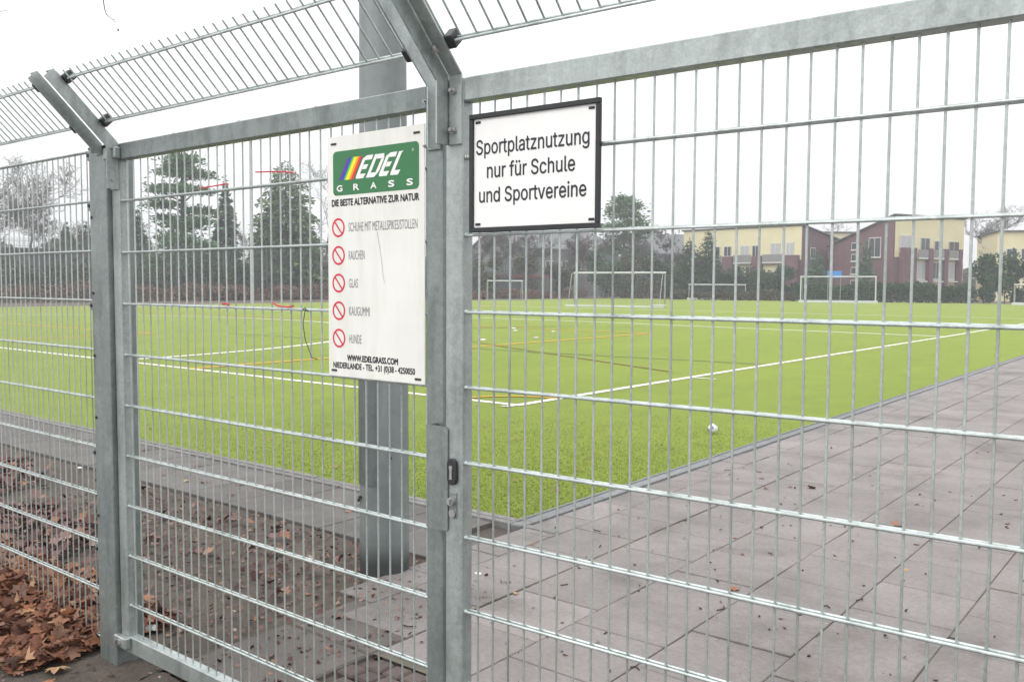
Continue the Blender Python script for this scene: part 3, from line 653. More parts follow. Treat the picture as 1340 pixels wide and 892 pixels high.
# service door on the side that faces the soil bed
b = MB(); n = 8; a0, a1 = math.radians(236), math.radians(302); V = []
for z in (.47, 1.28):
    for r_ in (.130, .1362):
        for i in range(n+1):
            t_ = a0+(a1-a0)*i/n; V.append((r_*math.cos(t_), r_*math.sin(t_), z))
k = n+1
F = []
for i in range(n): F += [(k+i, k+i+1, 3*k+i+1, 3*k+i), (2*k+i, 2*k+i+1, 3*k+i+1, 3*k+i), (i, i+1, k+i+1, k+i)]
F += [(0, k, 3*k, 2*k), (n, k+n, 3*k+n, 2*k+n)]
b.add(V, F).build('service_door', GALV('mast_door', (.15, .165, .165), .2, .55, 30), mast)
for (aa, z) in ((240, .38), (330, .62), (345, 1.05), (250, .40)):
    t_ = math.radians(aa); MB().rod((.128*math.cos(t_), .128*math.sin(t_), z), (.145*math.cos(t_), .145*math.sin(t_), z), .008, n=8).build('bolt', BLACKP, mast)
MB().box(-1.2, 1.2, -.05, .05, 12.7, 12.82).build('cross_arm', MASTM, mast)
for x in (-.9, .9):
    o = MB().box(x-.25, x+.25, .05, .35, 12.35, 12.7).build('floodlight', BLACKP, mast, .02)
def far_mast(x, y, h, label):
    e = empty('floodlight_mast', (x, y, 0), 0, label, 'mast')
    MB().rod((0, 0, -.3), (0, 0, h), .12, .07, n=14, cap=False).build('pole', MASTM, e, smooth=True)
    MB().box(-.9, .9, -.05, .05, h-.1, h).build('cross_arm', MASTM, e)
    for q in (-.7, .7): MB().box(q-.2, q+.2, .05, .3, h-.35, h-.02).build('floodlight', BLACKP, e)
def site(bearing, dist):
    t = math.radians(bearing); return (CAM.x-dist*math.sin(t), CAM.y+dist*math.cos(t))
far_mast(*site(54.78, 75), 13.5, 'slim pale mast between the dark spruce and the broad conifer')
far_mast(*site(36.05, 107), 15, 'slim grey mast rising beside the wide grey roofed building')

# ------------------------------------------------------------------ ball, goals
ball = empty('football', (-4.075, 6.66, .0), 0, 'white football with blue spot lying on the turf', 'ball')
bm = bmesh.new(); bmesh.ops.create_icosphere(bm, subdivisions=3, radius=.050); me = bpy.data.meshes.new('ball'); bm.to_mesh(me); bm.free()
link('ball_cover', me, MAT('ball_white', (.75, .75, .75), .4), ball, loc=(0, 0, .057), smooth=True)
for d_ in ((-.62, -.75, -.22), (.5, .2, .84), (.2, -.9, .38)):
    d_ = Vector(d_).normalized(); bm = bmesh.new(); bmesh.ops.create_circle(bm, cap_ends=True, segments=10, radius=.019)
    bmesh.ops.rotate(bm, verts=bm.verts, matrix=d_.to_track_quat('Z', 'Y').to_matrix()); bmesh.ops.translate(bm, verts=bm.verts, vec=d_*.0489+Vector((0, 0, .057)))
    me = bpy.data.meshes.new('patch'); bm.to_mesh(me); bm.free(); link('ball_patch', me, MAT('ball_blue', (.03, .06, .45), .4), ball)
ALU = MAT('goal_white', (.62, .63, .62), .4, .1, c2=(.55, .56, .55)); ALUD = MAT('goal_grey', (.34, .36, .36), .45, .3)
NET = MAT('goal_net', (.22, .24, .23), .9)
def goal(x, y, rz, wd, h, dep, label, beam='front', post_mat=ALU, net=True, base=False):
    e = empty('goal', (x, y, .004), rz, label, 'goal', 'football goals on the pitch'); r = .06
    for sx_ in (-wd/2, wd/2): MB().rod((sx_, 0, 0), (sx_, 0, h), r, n=10).build('goal_post', post_mat, e)
    MB().rod((-wd/2-r, 0, h), (wd/2+r, 0, h), r, n=10).build('crossbar', ALU, e)
    for sx_ in (-wd/2, wd/2):
        MB().path([(sx_, 0, h-.05), (sx_, dep*.45, h-.08), (sx_, dep, .04)], .03, 6).build('net_stay', ALUD, e)
        MB().rod((sx_, 0, .04), (sx_, dep, .04), .035, n=8).build('ground_bar', ALUD, e)
    MB().rod((-wd/2, dep, .05), (wd/2, dep, .05), .05, n=8).build('ground_bar', ALUD, e)
    if base: MB().box(-wd/2-.2, wd/2+.2, -.08, .12, 0, .24).build('ground_beam', ALU, e, .01)
    if net:
        b = MB(); st = .3; nx = int(wd/st)
        for i in range(nx+1):
            xx = -wd/2+wd*i/nx; b.path([(xx, .02, h-.03), (xx, dep*.45, h-.1), (xx, dep, .06)], .006, 3)
        for k in range(9):
            t_ = k/8; yy = dep*.45+(dep*.55)*t_; zz = (h-.1)*(1-t_)+.06*t_; b.rod((-wd/2, yy, zz), (wd/2, yy, zz), .006, n=3)
        o = b.build('net', NET, e)
    return e
x, y = site(31.75, 66.3); ga = goal(x, y, math.radians(12), 7.0, 2.5, -1.3, 'large free standing goal out on the turf with thin posts', post_mat=ALUD); MB().box(-3.7, 3.9, -1.42, -1.22, 0, .13).build('ground_beam', ALU, ga, .01); MB().box(3.0, 4.0, -1.45, -1.2, .131, .22).build('beam_weight', ALU, ga, .01)
x, y = site(39.0, 91.5); goal(x, y, math.radians(48), 3.6, 2.0, 1.2, 'small handball goal in front of the red roofed shed', net=False, post_mat=ALUD)
x, y = site(25.65, 104.5); goal(x, y, math.radians(20), 6.3, 1.75, 1.2, 'low white goal with heavy base beam under the evergreen shrubs', base=True, post_mat=ALUD)
x, y = site(18.55, 93); goal(x, y, math.radians(14), 6.9, 2.55, 1.8, 'large white goal with the blue box behind its crossbar', base=True)
x, y = site(7.6, 92); goal(x, y, math.radians(6), 5.2, 1.85, 1.2, 'white goal with base beam in front of the dark hedge conifers', base=True, post_mat=ALUD)
x, y = site(18.75, 97.5); bb_ = empty('blue_board', (x, y, -.06), math.radians(14), 'small bright blue board on posts above the large white goal', 'board')
MB().box(-.7, .7, -.04, .04, 2.55, 3.25).build('panel', MAT('blue_plastic', (.05, .25, .68), .5), bb_, .01)
for q in (-.6, .6): MB().rod((q, .08, 0), (q, .08, 3.2), .04, n=8).build('post', ALUD, bb_)

# ------------------------------------------------------------------ vegetation
def cards(Pn, size, dirs=None, droop=0.0, aspect=.5, rng=RNG):
    n = len(Pn); d = rng.normal(0, 1, (n, 3)) if dirs is None else dirs+rng.normal(0, .35, (n, 3))
    d[:, 2] -= droop; d /= np.linalg.norm(d, axis=1)[:, None]+1e-9
    u = rng.normal(0, 1, (n, 3)); u -= (u*d).sum(1)[:, None]*d; u /= np.linalg.norm(u, axis=1)[:, None]+1e-9
    s = (size*rng.uniform(.6, 1.4, n))[:, None]
    V = np.empty((n, 4, 3)); V[:, 0] = Pn-d*s*.5; V[:, 1] = Pn+u*s*aspect*.5; V[:, 2] = Pn+d*s*.5; V[:, 3] = Pn-u*s*aspect*.5
    return V.reshape(-1, 3), np.arange(4*n).reshape(n, 4)
def tree_root(name, xy, label, cat='tree', group=None, rz=0): return empty(name, (xy[0], xy[1], -.06), rz, label, cat, group)
def conifer(xy, h, r, label, mat, seed, n=3200, low=.03, power=.8, whorls=16, droop=.35, size=.5, name='conifer_tree', lean=.6, ragged=.62):
    rng = np.random.default_rng(seed); e = tree_root(name, xy, label)
    MB().rod((0, 0, 0), (0, 0, h*.97), h*.016+.06, .02, n=8).build('trunk', BARK, e)
    t = 1-np.sqrt(rng.uniform(0, 1, n)); t = low+(1-low)*t
    wh = (np.round(t*whorls)+rng.normal(0, .16, n))/whorls; t = np.clip(.72*t+.28*wh, low, 1)
    ang = rng.uniform(0, 6.283, n); lob = rng.uniform(1-ragged, 1+ragged*.35, (whorls+2, 12))
    li = lob[np.clip((t*whorls).astype(int), 0, whorls+1), (ang/6.2832*12).astype(int) % 12]
    R_m = r*(1-t)**power*li+.08; rr = R_m*np.sqrt(rng.uniform(.06, 1, n))
    z = t*h-droop*rr*.55+rng.normal(0, .06, n)
    Pn = np.stack([rr*np.cos(ang), rr*np.sin(ang), np.maximum(z, .1)], 1); D = np.stack([np.cos(ang), np.sin(ang), np.full(n, -droop)], 1)
    V, F = cards(Pn, size*(1-.4*t), D, 0, .45, rng)
    link('crown', np_mesh('crown', V, F), mat, e); return e
def cedar(xy, h, label, mat, clumps, seed, n=260, size=.42, trunk_r=.3):
    rng = np.random.default_rng(seed); e = tree_root('pine_tree', xy, label)
    b = MB(); b.rod((0, 0, 0), (.15, 0, h*.5), trunk_r, trunk_r*.7, 10).rod((.15, 0, h*.5), (0, .1, h*.96), trunk_r*.7, .05, 10); b.build('trunk', BARK, e)
    Vs = []; Fs = []; c0 = 0
    for (cx_, cz_, rx, rz_) in clumps:
        cx_ *= 1.2; rx *= 1.12
        cy_ = rng.uniform(-.5, .5)*rx
        MB().rod((.05, 0, max(.5, cz_-abs(cx_)*.25-.3)), (cx_, cy_, cz_-.1), .09, .04, 6).build('limb', BARK, e)
        m_ = int(n*(rx*1.0+.4)); q = rng.normal(0, 1, (m_, 3)); q /= np.linalg.norm(q, axis=1)[:, None]; q *= (np.abs(rng.normal(0, .56, m_)))[:, None]
        Pn = np.stack([cx_+q[:, 0]*rx, cy_+q[:, 1]*rx*.9, cz_+q[:, 2]*rz_-.12*(q[:, 0]*rx)**2/max(rx, .3)], 1)
        D = np.stack([q[:, 0], q[:, 1], np.full(m_, .25)], 1); V, F = cards(Pn, size, D, 0, .4, rng); Vs.append(V); Fs.append(F+c0); c0 += len(V)
    link('crown', np_mesh('crown', np.concatenate(Vs), np.concatenate(Fs)), mat, e); return e
def bare_tree(xy, h, spread, label, seed, mat=BARKG, levels=5, r0=None, name='bare_tree', thin=.012, kids=(3, 5), up=.35, trunk_frac=.3):
    rng = random.Random(seed); e = tree_root(name, xy, label); r0 = r0 or h*.014; segs = []
    def grow(p, d, L_, r, lv):
        steps = 3; q = p
        for i in range(steps):
            d = (d+Vector((rng.gauss(0, .14), rng.gauss(0, .14), rng.gauss(.03, .1)))).normalized(); nq = q+d*(L_/steps)
            ra, rb = r*(1-i*.22), r*(1-(i+1)*.22); segs.append((lv, q, nq, max(ra, thin), max(rb, thin))); q = nq
            if lv < levels and (i > 0 or lv > 0):
                for _ in range(rng.randint(1, 2) if lv < levels-1 else rng.randint(1, 3)):
                    a = Vector((rng.gauss(0, 1)*spread, rng.gauss(0, 1)*spread, rng.gauss(up, .4))).normalized()
                    grow(q, (d*.55+a*.8).normalized(), L_*rng.uniform(.5, .72), rb*.62, lv+1)
        return q
    grow(Vector((0, 0, 0)), Vector((0, 0, 1)), h*.52, r0, 0)
    zmax = max(s[2].z for s in segs); k = h/zmax
    tb, cb = MB(), MB()
    for lv, a, c_, ra, rb in segs: (tb if lv == 0 else cb).rod(a*k, c_*k, ra, rb, 8 if lv == 0 else 3, cap=False)
    tb.build('trunk', mat, e); cb.build('crown', mat, e); return e
def shrub(xy, w_, d_, h_, label, mat, seed, n=1500, size=.3, name='evergreen_shrub', lumps=9, cat='shrub', z0=0, taper=0):
    rng = np.random.default_rng(seed); e = tree_root(name, xy, label, cat); Vs = []; Fs = []; c0 = 0
    MB().rod((0, 0, 0), (0, 0, h_*.6), .07, .03, 6).build('stem', BARK, e)
    for k in range(lumps):
        lr = rng.uniform(.28, .5); cz_ = rng.uniform(.12, .85); sh = 1-taper*cz_
        c_ = np.array([rng.uniform(-.5, .5)*w_*sh*.8, rng.uniform(-.5, .5)*d_*sh*.8, cz_*h_])
        m_ = n//lumps; q = rng.normal(0, 1, (m_, 3)); q /= np.linalg.norm(q, axis=1)[:, None]; q *= (rng.uniform(0, 1, m_)**.35)[:, None]
        Pn = c_+q*np.array([w_*lr*.62*sh, d_*lr*.62*sh, h_*lr*.45]); Pn = Pn[Pn[:, 2] > .05]; V, F = cards(Pn, size, None, 0, .6, rng); Vs.append(V); Fs.append(F+c0); c0 += len(V)
    link('crown', np_mesh('crown', np.concatenate(Vs), np.concatenate(Fs)), mat, e); return e
def hedge(p0, p1, wd, h_, label, mat, seed, n=5000, size=.3, ragged=.25, name='hedge'):
    rng = np.random.default_rng(seed); p0, p1 = Vector((*p0, 0)), Vector((*p1, 0)); L_ = (p1-p0).length; a = math.atan2(p1.y-p0.y, p1.x-p0.x)
    x = rng.uniform(0, L_, n); hh = h_*(1-ragged*(.5+.5*np.sin(x*.9+1)*np.sin(x*.37+seed))-rng.uniform(0, ragged*.5, n))
    Pn = np.stack([x, rng.uniform(-.5, .5, n)*wd, hh*rng.uniform(0, 1, n)**.7], 1); V, F = cards(Pn, size, None, 0, .6, rng)
    o = link(name, np_mesh(name, V, F), mat); o.location = (p0.x, p0.y, -.05); o.rotation_euler = (0, 0, a); return tag(o, label, 'hedge')

def back(e, k=1.2):
    e.location.x = CAM.x+(e.location.x-CAM.x)*k; e.location.y = CAM.y+(e.location.y-CAM.y)*k; e.scale = (k, k, k); return e
# left side of the background, beyond the far edge of the turf
back(cedar(site(58.75, 80), 13.0, 'tall layered pine with flat dark green boughs', NEEDLE,
      [(0, 12.6, .8, .35), (.6, 11.6, 1.7, .45), (-1.2, 11.2, 1.5, .35), (-.2, 10.6, 1.8, .4), (1.2, 10.4, 1.5, .4), (-2.1, 9.5, 1.5, .35), (-3.1, 9.4, .8, .25), (.6, 9.2, 1.9, .45), (2.1, 8.9, 1.4, .3), (-1.2, 8.0, 1.6, .45),
       (-2.4, 7.0, 1.0, .3), (1.2, 7.4, 1.5, .4), (2.0, 6.4, 1.2, .45), (.2, 6.2, 1.8, .7), (-1.6, 5.2, 1.6, .6), (1.2, 4.8, 2.0, .8), (2.8, 4.4, 1.2, .5), (-.4, 3.8, 2.2, 1.0), (2.0, 3.2, 1.8, .9), (-2.2, 3.2, 1.6, .9), (0, 1.8, 3, 1.2)], 11, n=700, size=.36))
back(conifer(site(56.25, 84), 10.8, 2.1, 'slender dark pointed spruce right of the layered pine', SPRUCE, 12, n=9000, power=.85))
back(conifer(site(56.9, 86), 6.0, 1.8, 'short dark spruce tucked behind the layered pine', SPRUCE, 13, n=5000))
back(conifer(site(52.7, 84), 12.4, 4.0, 'broad olive green conifer standing behind the far fence', YEW, 14, n=26000, power=.48, whorls=22, size=.5, droop=.2, ragged=.5))
back(conifer(site(61.2, 90), 8.5, 2.0, 'dark narrow conifer just right of the gate post', SPRUCE, 15, n=6000))
back(conifer(site(62.6, 88), 7.6, 2.6, 'rounded dark conifer left of the gate post', SPRUCE, 16, n=8000, power=.5))
back(conifer(site(64.0, 92), 7.0, 1.6, 'thin dark conifer among the bare trees', SPRUCE, 17, n=5000, power=.6))
back(conifer(site(65.0, 90), 6.8, 2.2, 'olive pyramid conifer among the bare trees', YEW, 18, n=7000))
back(bare_tree(site(67.4, 82), 11.8, 1.0, 'tall pinkish grey bare tree at the end of the fence panel', 21, levels=5))
back(bare_tree(site(65.8, 86), 10.0, 1.0, 'spreading bare tree behind the olive pyramid conifer', 22, levels=5))
back(bare_tree(site(69.4, 80), 10.5, 1.0, 'bare tree past the far fence corner', 23, levels=5))
back(bare_tree(site(61.0, 98), 9.5, 1.0, 'pale bare tree behind the layered pine', 24, levels=5))
back(bare_tree(site(50.4, 92), 14.5, .8, 'bare twisting tree behind the logo sign', 25, levels=5, mat=BARK))
back(bare_tree(site(54.9, 96), 8, 1.0, 'small bare tree between spruce and broad conifer', 26, levels=5))
back(shrub(site(57.7, 78), 7, 3, 3.6, 'lime green undergrowth shrub below the layered pine', IVY, 27, 2600, .3))
back(shrub(site(55.6, 79), 3.6, 2.4, 3.4, 'dark evergreen shrub below the slender spruce', SHRUBM, 28, 1600, .3))
back(shrub(site(60.2, 79), 3.2, 2.4, 3.4, 'dark evergreen shrub beside the gate post', SHRUBM, 29, 1600, .3))
# middle
cedar(site(31.5, 124), 14.0, 'tall dark pine beyond the large free standing goal', NEEDLE,
      [(-.4, 13.4, 1.7, .7), (.9, 12.6, 1.6, .6), (-1.0, 12.2, 1.6, .6), (.3, 11.4, 2.2, .6), (1.6, 10.2, 2.0, .6), (-.6, 9.6, 2.2, .8), (2.8, 9.0, 1.5, .5), (.6, 8.2, 2.4, .9), (-1.2, 6.8, 2.6, 1.1), (1.6, 6.0, 2.6, 1.1), (0, 4, 3.4, 1.6), (1.5, 2, 3, 1.4)], 31, n=560, size=.5)
for k, (bb, dd, hh) in enumerate(((40.6, 112, 10), (39.2, 116, 9.5), (37.6, 113, 9), (34.6, 124, 9.5), (33.2, 117, 9), (30.2, 122, 9), (28.9, 119, 9.5))):
    bare_tree(site(bb, dd), hh, 1.0, ['bare tree behind the small handball goal', 'bare tree behind the red roofed shed end', 'bare tree left of the slim grey mast', 'bare tree before the wide grey roofed building', 'thin bare tree left of the tall dark pine', 'bare tree right of the tall dark pine', 'bare tree beside the yellow house end'][k], 40+k, mat=(BARK, BARKG)[k % 2], levels=5, thin=.018)
for k, (bb, dd, w_, h_, mt, lb) in enumerate((
        (40.6, 104, 5, 5.2, OLIVE, 'olive shrub at the end of the red roofed shed'), (38.4, 110, 6, 6.0, OLIVE, 'tall olive thicket above the red roofed shed'), (35.4, 113, 5, 4.4, OLIVE, 'brownish shrub below the wide grey roofed building'),
        (32.6, 114, 6, 5.6, SHRUBM, 'dark evergreen thicket behind the free standing goal'), (30.6, 112, 5, 5.4, OLIVE, 'olive thicket under the tall dark pine'), (29.0, 112, 4.5, 6.2, SHRUBM, 'dark evergreen shrub left of the yellow house'))):
    shrub(site(bb, dd), w_, 3, h_, lb, mt, 60+k, 2400, .34)
# in front of the houses
conifer(site(27.35, 113), 7.6, 2.6, 'pointed evergreen in front of the yellow house end', SHRUBM, 71, n=7000, power=.6, size=.45)
conifer(site(26.2, 112), 8.6, 2.4, 'taller pointed evergreen against the yellow facade', SHRUBM, 72, n=7000, power=.6, size=.45)
shrub(site(24.6, 111), 4.4, 2.6, 4.0, 'round evergreen shrub behind the low white goal', SHRUBM, 73, 2000, .32)
shrub(site(22.9, 110), 4.2, 2.8, 4.9, 'dark dense evergreen mound before the brick pier', SHRUBM, 74, 2400, .32)
shrub(site(21.6, 111), 4.2, 2.6, 4.2, 'dark evergreen mound before the house corner', SHRUBM, 75, 2000, .32)
conifer(site(19.8, 112), 6.0, 1.7, 'dark upright shrub before the brick gable', SPRUCE, 76, n=5000, power=.5, size=.4)
conifer(site(17.0, 113), 7.6, 1.0, 'slim dark climber column on the brick side wall', SPRUCE, 77, n=4000, power=.3, size=.35)
hedge(site(21.0, 101), site(11.4, 99.5), 1.4, 2.4, 'clipped dark green hedge below the brick house', SHRUBM, 78, 9000, .26)
hedge(site(28.5, 106), site(21.0, 102), 1.0, 1.3, 'low ragged hedge behind the low white goal', OLIVE, 79, 3500, .26)
for k, (bb, dd, w_, h_) in enumerate(((10.75, 104, 2.7, 5.4), (9.7, 103, 2.8, 5.2), (8.7, 104, 2.8, 4.9), (7.5, 104, 2.8, 5.3), (6.2, 104, 2.8, 5.0))):
    shrub(site(bb, dd), w_*1.15, 2.6, h_, ['dense dark thuja nearest the brick house', 'dense dark thuja below the bare tree', 'dense dark thuja left of the base beam goal', 'dense dark thuja behind the base beam goal', 'dense dark thuja at the end of the row'][k], SHRUBM, 90+k, 2600, .3, name='thuja_shrub', lumps=14, taper=.2)
bare_tree(site(10.6, 128), 12.5, 1.1, 'bare frosty grey tree between the brick house and the cream house', 96, levels=5, thin=.02)
bare_tree(site(19.6, 175), 14.5, 1.1, 'faint bare tree above the valley between the roofs', 97, levels=4, thin=.03)
# russet hedge and bank along the far edge on the left
hedge((-74.5, 6), (-74.5, 70), 1.5, 1.9, 'low russet brown hedge along the far fence', BROWNH, 101, 14000, .2, .35)
hedge((-65.6, 62), (-65.6, 96), 1.3, 1.4, 'russet brown brushwood below the red roofed shed', BROWNH, 102, 9000, .2, .45)
hedge((-60, 98.5), (-40, 98.5), 1.2, .9, 'thin russet undergrowth at the far end of the turf', BROWNH, 103, 5000, .2, .5)

hedge((-79.5, 4), (-79.5, 96), 2.5, 4.8, 'dark overgrown shrub belt behind the ball fence', OLIVE, 104, 26000, .34, .4)
hedge((-68, 104), (-44, 110), 3, 5.2, 'olive shrub belt behind the far end of the turf', OLIVE, 105, 14000, .38, .5)
# a far wood that closes the horizon
rng = np.random.default_rng(77); n = 30000; th = np.radians(rng.uniform(-8, 84, n)); rd = rng.uniform(185, 215, n)
hh = 7.5+2.2*np.sin(th*23)+1.6*np.sin(th*57+1)+1.0*np.sin(th*131+2)
Pn = np.stack([-rd*np.sin(th), -1.8+rd*np.cos(th), hh*rng.uniform(0, 1, n)**.75], 1); V, Fc = cards(Pn, 1.1, None, 0, .7, rng)
o = link('far_wood', np_mesh('far_wood', V, Fc), OLIVE); tag(o, 'misty line of distant trees closing the horizon behind the houses', 'wood', kind='stuff')
# far fence behind the russet hedge
FARF = MAT('far_fence_green', (.10, .125, .115), .6, .2)
def far_fence(p0, p1, h_, label, step=5.0):
    p0, p1 = Vector((*p0, 0)), Vector((*p1, 0)); L_ = (p1-p0).length; a = math.atan2(p1.y-p0.y, p1.x-p0.x)
    e = empty('ball_fence', (p0.x, p0.y, -.06), a, label, 'fence')
    pmesh = MB().box(-.05, .05, -.05, .05, 0, h_).mesh('post'); pmesh.materials.append(FARF)
    for i in range(int(L_/step)+1): link('post', pmesh, None, e, loc=(i*step, 0, 0))
    b = MB()
    for i in range(int(L_/.12)): b.box(i*.12, i*.12+.022, .051, .06, 0.05, h_-.02)
    for z in np.arange(.2, h_, .4): b.box(0, L_, .061, .075, z, z+.022)
    o = b.build('mesh_wires', FARF, e); o['kind'] = 'stuff'
far_fence((-76.5, 4), (-76.5, 72), 5.3, 'tall dark green ball fence behind the russet hedge')
far_fence((-67.0, 71), (-67.0, 98), 4.0, 'tall dark ball fence before the red roofed shed')

# ------------------------------------------------------------------ buildings
BRICK = MAT('plum_brick', (.165, .088, .098), .85, c2=(.125, .068, .076), scale=1.5, detail=8, bmp=.2, bscale=12)
YELL = MAT('cream_yellow_cladding', (.70, .64, .40), .7, c2=(.65, .595, .37), scale=.8)
ROOFD = MAT('grey_roof', (.13, .135, .14), .7, c2=(.10, .105, .11), scale=1); TRIMW = MAT('white_trim', (.62, .62, .6), .5)
GLASS = MAT('window_glass', (.075, .085, .09), .08, c2=(.05, .055, .06)); BLIND = MAT('pale_blind', (.46, .47, .47), .6)
RAIL = MAT('balcony_panel', (.24, .25, .24), .6); GREYW = MAT('grey_render', (.15, .155, .155), .8, c2=(.12, .125, .125), scale=.5); REDF = MAT('red_fascia', (.24, .07, .07), .6)
class House:
    def __init__(s, K, ud, vd, label, name='house'):
        s.e = empty(name, (K[0], K[1], -.06), 0, label, 'house'); s.u = Vector((*ud, 0)).normalized(); s.v = Vector((*vd, 0)).normalized()
    def P(s, u, v, z): return s.u*u+s.v*v+Vector((0, 0, z))
    def box(s, name, mat, u0, u1, v0, v1, z0, z1, parent=None, bevel=0):
        b = MB(); c = [(u0,v0,z0),(u1,v0,z0),(u1,v1,z0),(u0,v1,z0),(u0,v0,z1),(u1,v0,z1),(u1,v1,z1),(u0,v1,z1)]
        b.add([s.P(*q) for q in c], [(0,3,2,1),(4,5,6,7),(0,1,5,4),(1,2,6,5),(2,3,7,6),(3,0,4,7)]); return b.build(name, mat, parent or s.e)
    def profile(s, name, mat, prof, u0, u1, parent=None):      # prof: (v, z) polygon
        n = len(prof); V = [s.P(u0, v, z) for v, z in prof]+[s.P(u1, v, z) for v, z in prof]
        return MB().add(V, [tuple(range(n)), tuple(range(2*n-1, n-1, -1))]+[(i, n+i, n+(i+1) % n, (i+1) % n) for i in range(n)]).build(name, mat, parent or s.e)
    def win(s, u0, u1, z0, z1, blind=False, side=False, v0=0., mull=True):
        B = (lambda n, m, a, b, c, d, z, y, p: s.box(n, m, c, d, a, b, z, y, p)) if side else (lambda n, m, a, b, c, d, z, y, p: s.box(n, m, a, b, c, d, z, y, p))
        f = B('window', TRIMW, u0, u1, v0-.10, v0-.02, z0, z1, s.e); w_ = u1-u0; t_ = .09
        if mull and w_ > 1.0:
            mid = (u0+u1)/2
            B('pane', BLIND if blind else GLASS, u0+t_, mid-t_/2, v0-.115, v0-.1002, z0+t_, z1-t_, f); B('pane', BLIND if blind else GLASS, mid+t_/2, u1-t_, v0-.115, v0-.1002, z0+t_, z1-t_, f)
        else: B('pane', BLIND if blind else GLASS, u0+t_, u1-t_, v0-.115, v0-.1002, z0+t_, z1-t_, f)
        B('sill', TRIMW, u0-.08, u1+.08, v0-.2, v0-.116, z0-.1, z0, f)
    def monoroof(s, w_, dep, hf, hb, over=.3, u0=None):
        th = .16; k = (hb-hf)/dep
        s.profile('roof', ROOFD, [(-over, hf-over*k+.03), (dep+over, hb+over*k+.03), (dep+over, hb+over*k+th), (-over, hf-over*k+th)], -over, w_+over)
def polar_vec(b0, d0, b1, d1):
    a = Vector(site(b0, d0)); c = Vector(site(b1, d1)); return a, (c-a)
# yellow house with brick gable
K, u = polar_vec(20.66, 118, 27.72, 128); v = Vector((u.y, -u.x)); w1 = u.length
if v.y < 0: v = -v
H1_ = House(K, u, v, 'long cream yellow house with plum brick piers and gable')
hf, hb, dep = 9.25, 6.7, 16.0
H1_.profile('brick_body', BRICK, [(0, 0), (dep, 0), (dep, hb), (0, hf)], 0, w1)
H1_.box('yellow_facade', YELL, .02, w1-.02, -.06, -.003, 5.0, hf-.02)
H1_.monoroof(w1, dep, hf, hb)
H1_.box('yellow_base', YELL, 1.9, w1-.4, -.05, -.004, 1.2, 4.99)
def U1(px): return w1*(1047-px)/154
for a, c_, z0, z1, bl in ((1038, 1029, 5.3, 7.2, True), (1022, 1010, 5.0, 7.2, True), (996, 987, 5.3, 7.0, False), (983, 972, 5.2, 7.0, True), (960, 950, 5.6, 7.0, False), (945, 938, 5.6, 7.0, False), (905, 899, 5.8, 7.0, False), (1026, 1018, 2.9, 4.3, False), (990, 979, 3.0, 4.3, False), (975, 965, 2.9, 4.3, False), (943, 935, 2.9, 4.3, False)):
    H1_.win(U1(a), U1(c_), z0, z1, bl, v0=-.06)
for a, c_ in ((1045, 1030), (1001, 989), (964, 950), (930, 918)): H1_.box('pier', BRICK, U1(a), U1(c_), -.6, -.07, 0, 5.6)
for a, c_ in ((1029, 1002), (988, 965), (949, 931)):
    bal = H1_.box('balcony', TRIMW, U1(a), U1(c_), -.56, -.07, 4.6, 4.78); H1_.box('balustrade', RAIL, U1(a), U1(c_), -.56, -.50, 4.79, 5.75, bal)
H1_.win(2.0, 3.2, 5.2, 6.6, side=True, v0=0); H1_.win(6.6, 7.8, 5.2, 6.4, side=True, v0=0); H1_.win(2.2, 3.2, 2.4, 3.8, side=True, v0=0)
# second yellow wing behind the valley
K2, u2 = polar_vec(17.6, 143, 21.5, 139); v2 = Vector((-u2.y, u2.x)); v2 = v2 if v2.y > 0 else -v2
H4 = House(K2, u2, v2, 'pale yellow rear wing seen in the valley between the brick roofs'); w4 = u2.length
H4.profile('body', YELL, [(0, 0), (8, 0), (8, 8.0), (0, 9.6)], 0, w4); H4.monoroof(w4, 8, 9.6, 8.0)
# plum brick house with yellow upper facade
K, u = polar_vec(15.54, 115, 11.86, 125); v = Vector((-u.y, u.x)); v = v if v.y > 0 else -v; w2 = u.length
H2_ = House(K, u, v, 'plum brick house with tall cream yellow upper facade and balconies'); hf, hb, dep = 10.0, 6.8, 9.8
H2_.profile('brick_body', BRICK, [(0, 0), (dep, 0), (dep, hb), (0, hf)], 0, w2)
H2_.box('yellow_facade', YELL, .25, w2-.02, -.06, -.003, 5.2, hf-.02); H2_.box('yellow_base', YELL, 4.2, w2-.3, -.05, -.004, 1.0, 5.19)
H2_.monoroof(w2, dep, hf, hb)
def U2(px): return w2*(px-1166)/91
for a, c_, z0, z1, bl in ((1173, 1189, 5.9, 7.8, True), (1199, 1211, 6.0, 7.6, False), (1217, 1228, 6.0, 7.3, False), (1236, 1250, 6.0, 7.3, False), (1195, 1207, 2.6, 4.7, True), (1212, 1228, 2.6, 4.7, False), (1232, 1244, 2.6, 4.7, True), (1248, 1256, 2.6, 4.6, False)):
    H2_.win(U2(a), U2(c_), z0, z1, bl, v0=-.06)
for a, c_ in ((1173, 1190), (1206, 1211), (1227, 1231), (1246, 1250)): H2_.box('pier', BRICK, U2(a), U2(c_), -.7, -.07, 0, 6.3)
for a, c_ in ((1192.2, 1204.8), (1212.2, 1225.8), (1232.2, 1244.8)):
    bal = H2_.box('balcony', TRIMW, U2(a), U2(c_), -.66, -.07, 5.0, 5.2); H2_.box('balustrade', RAIL, U2(a), U2(c_), -.66, -.60, 5.21, 6.15, bal)
    bal = H2_.box('balcony', TRIMW, U2(a), U2(c_), -.66, -.07, 2.25, 2.42)
H2_.win(1.7, 3.5, 5.2, 7.6, side=True, v0=0)
for z in (1.6, 3.2, 4.8, 6.2): H2_.win(5.2, 6.1, z, z+.9, side=True, v0=0, mull=False)
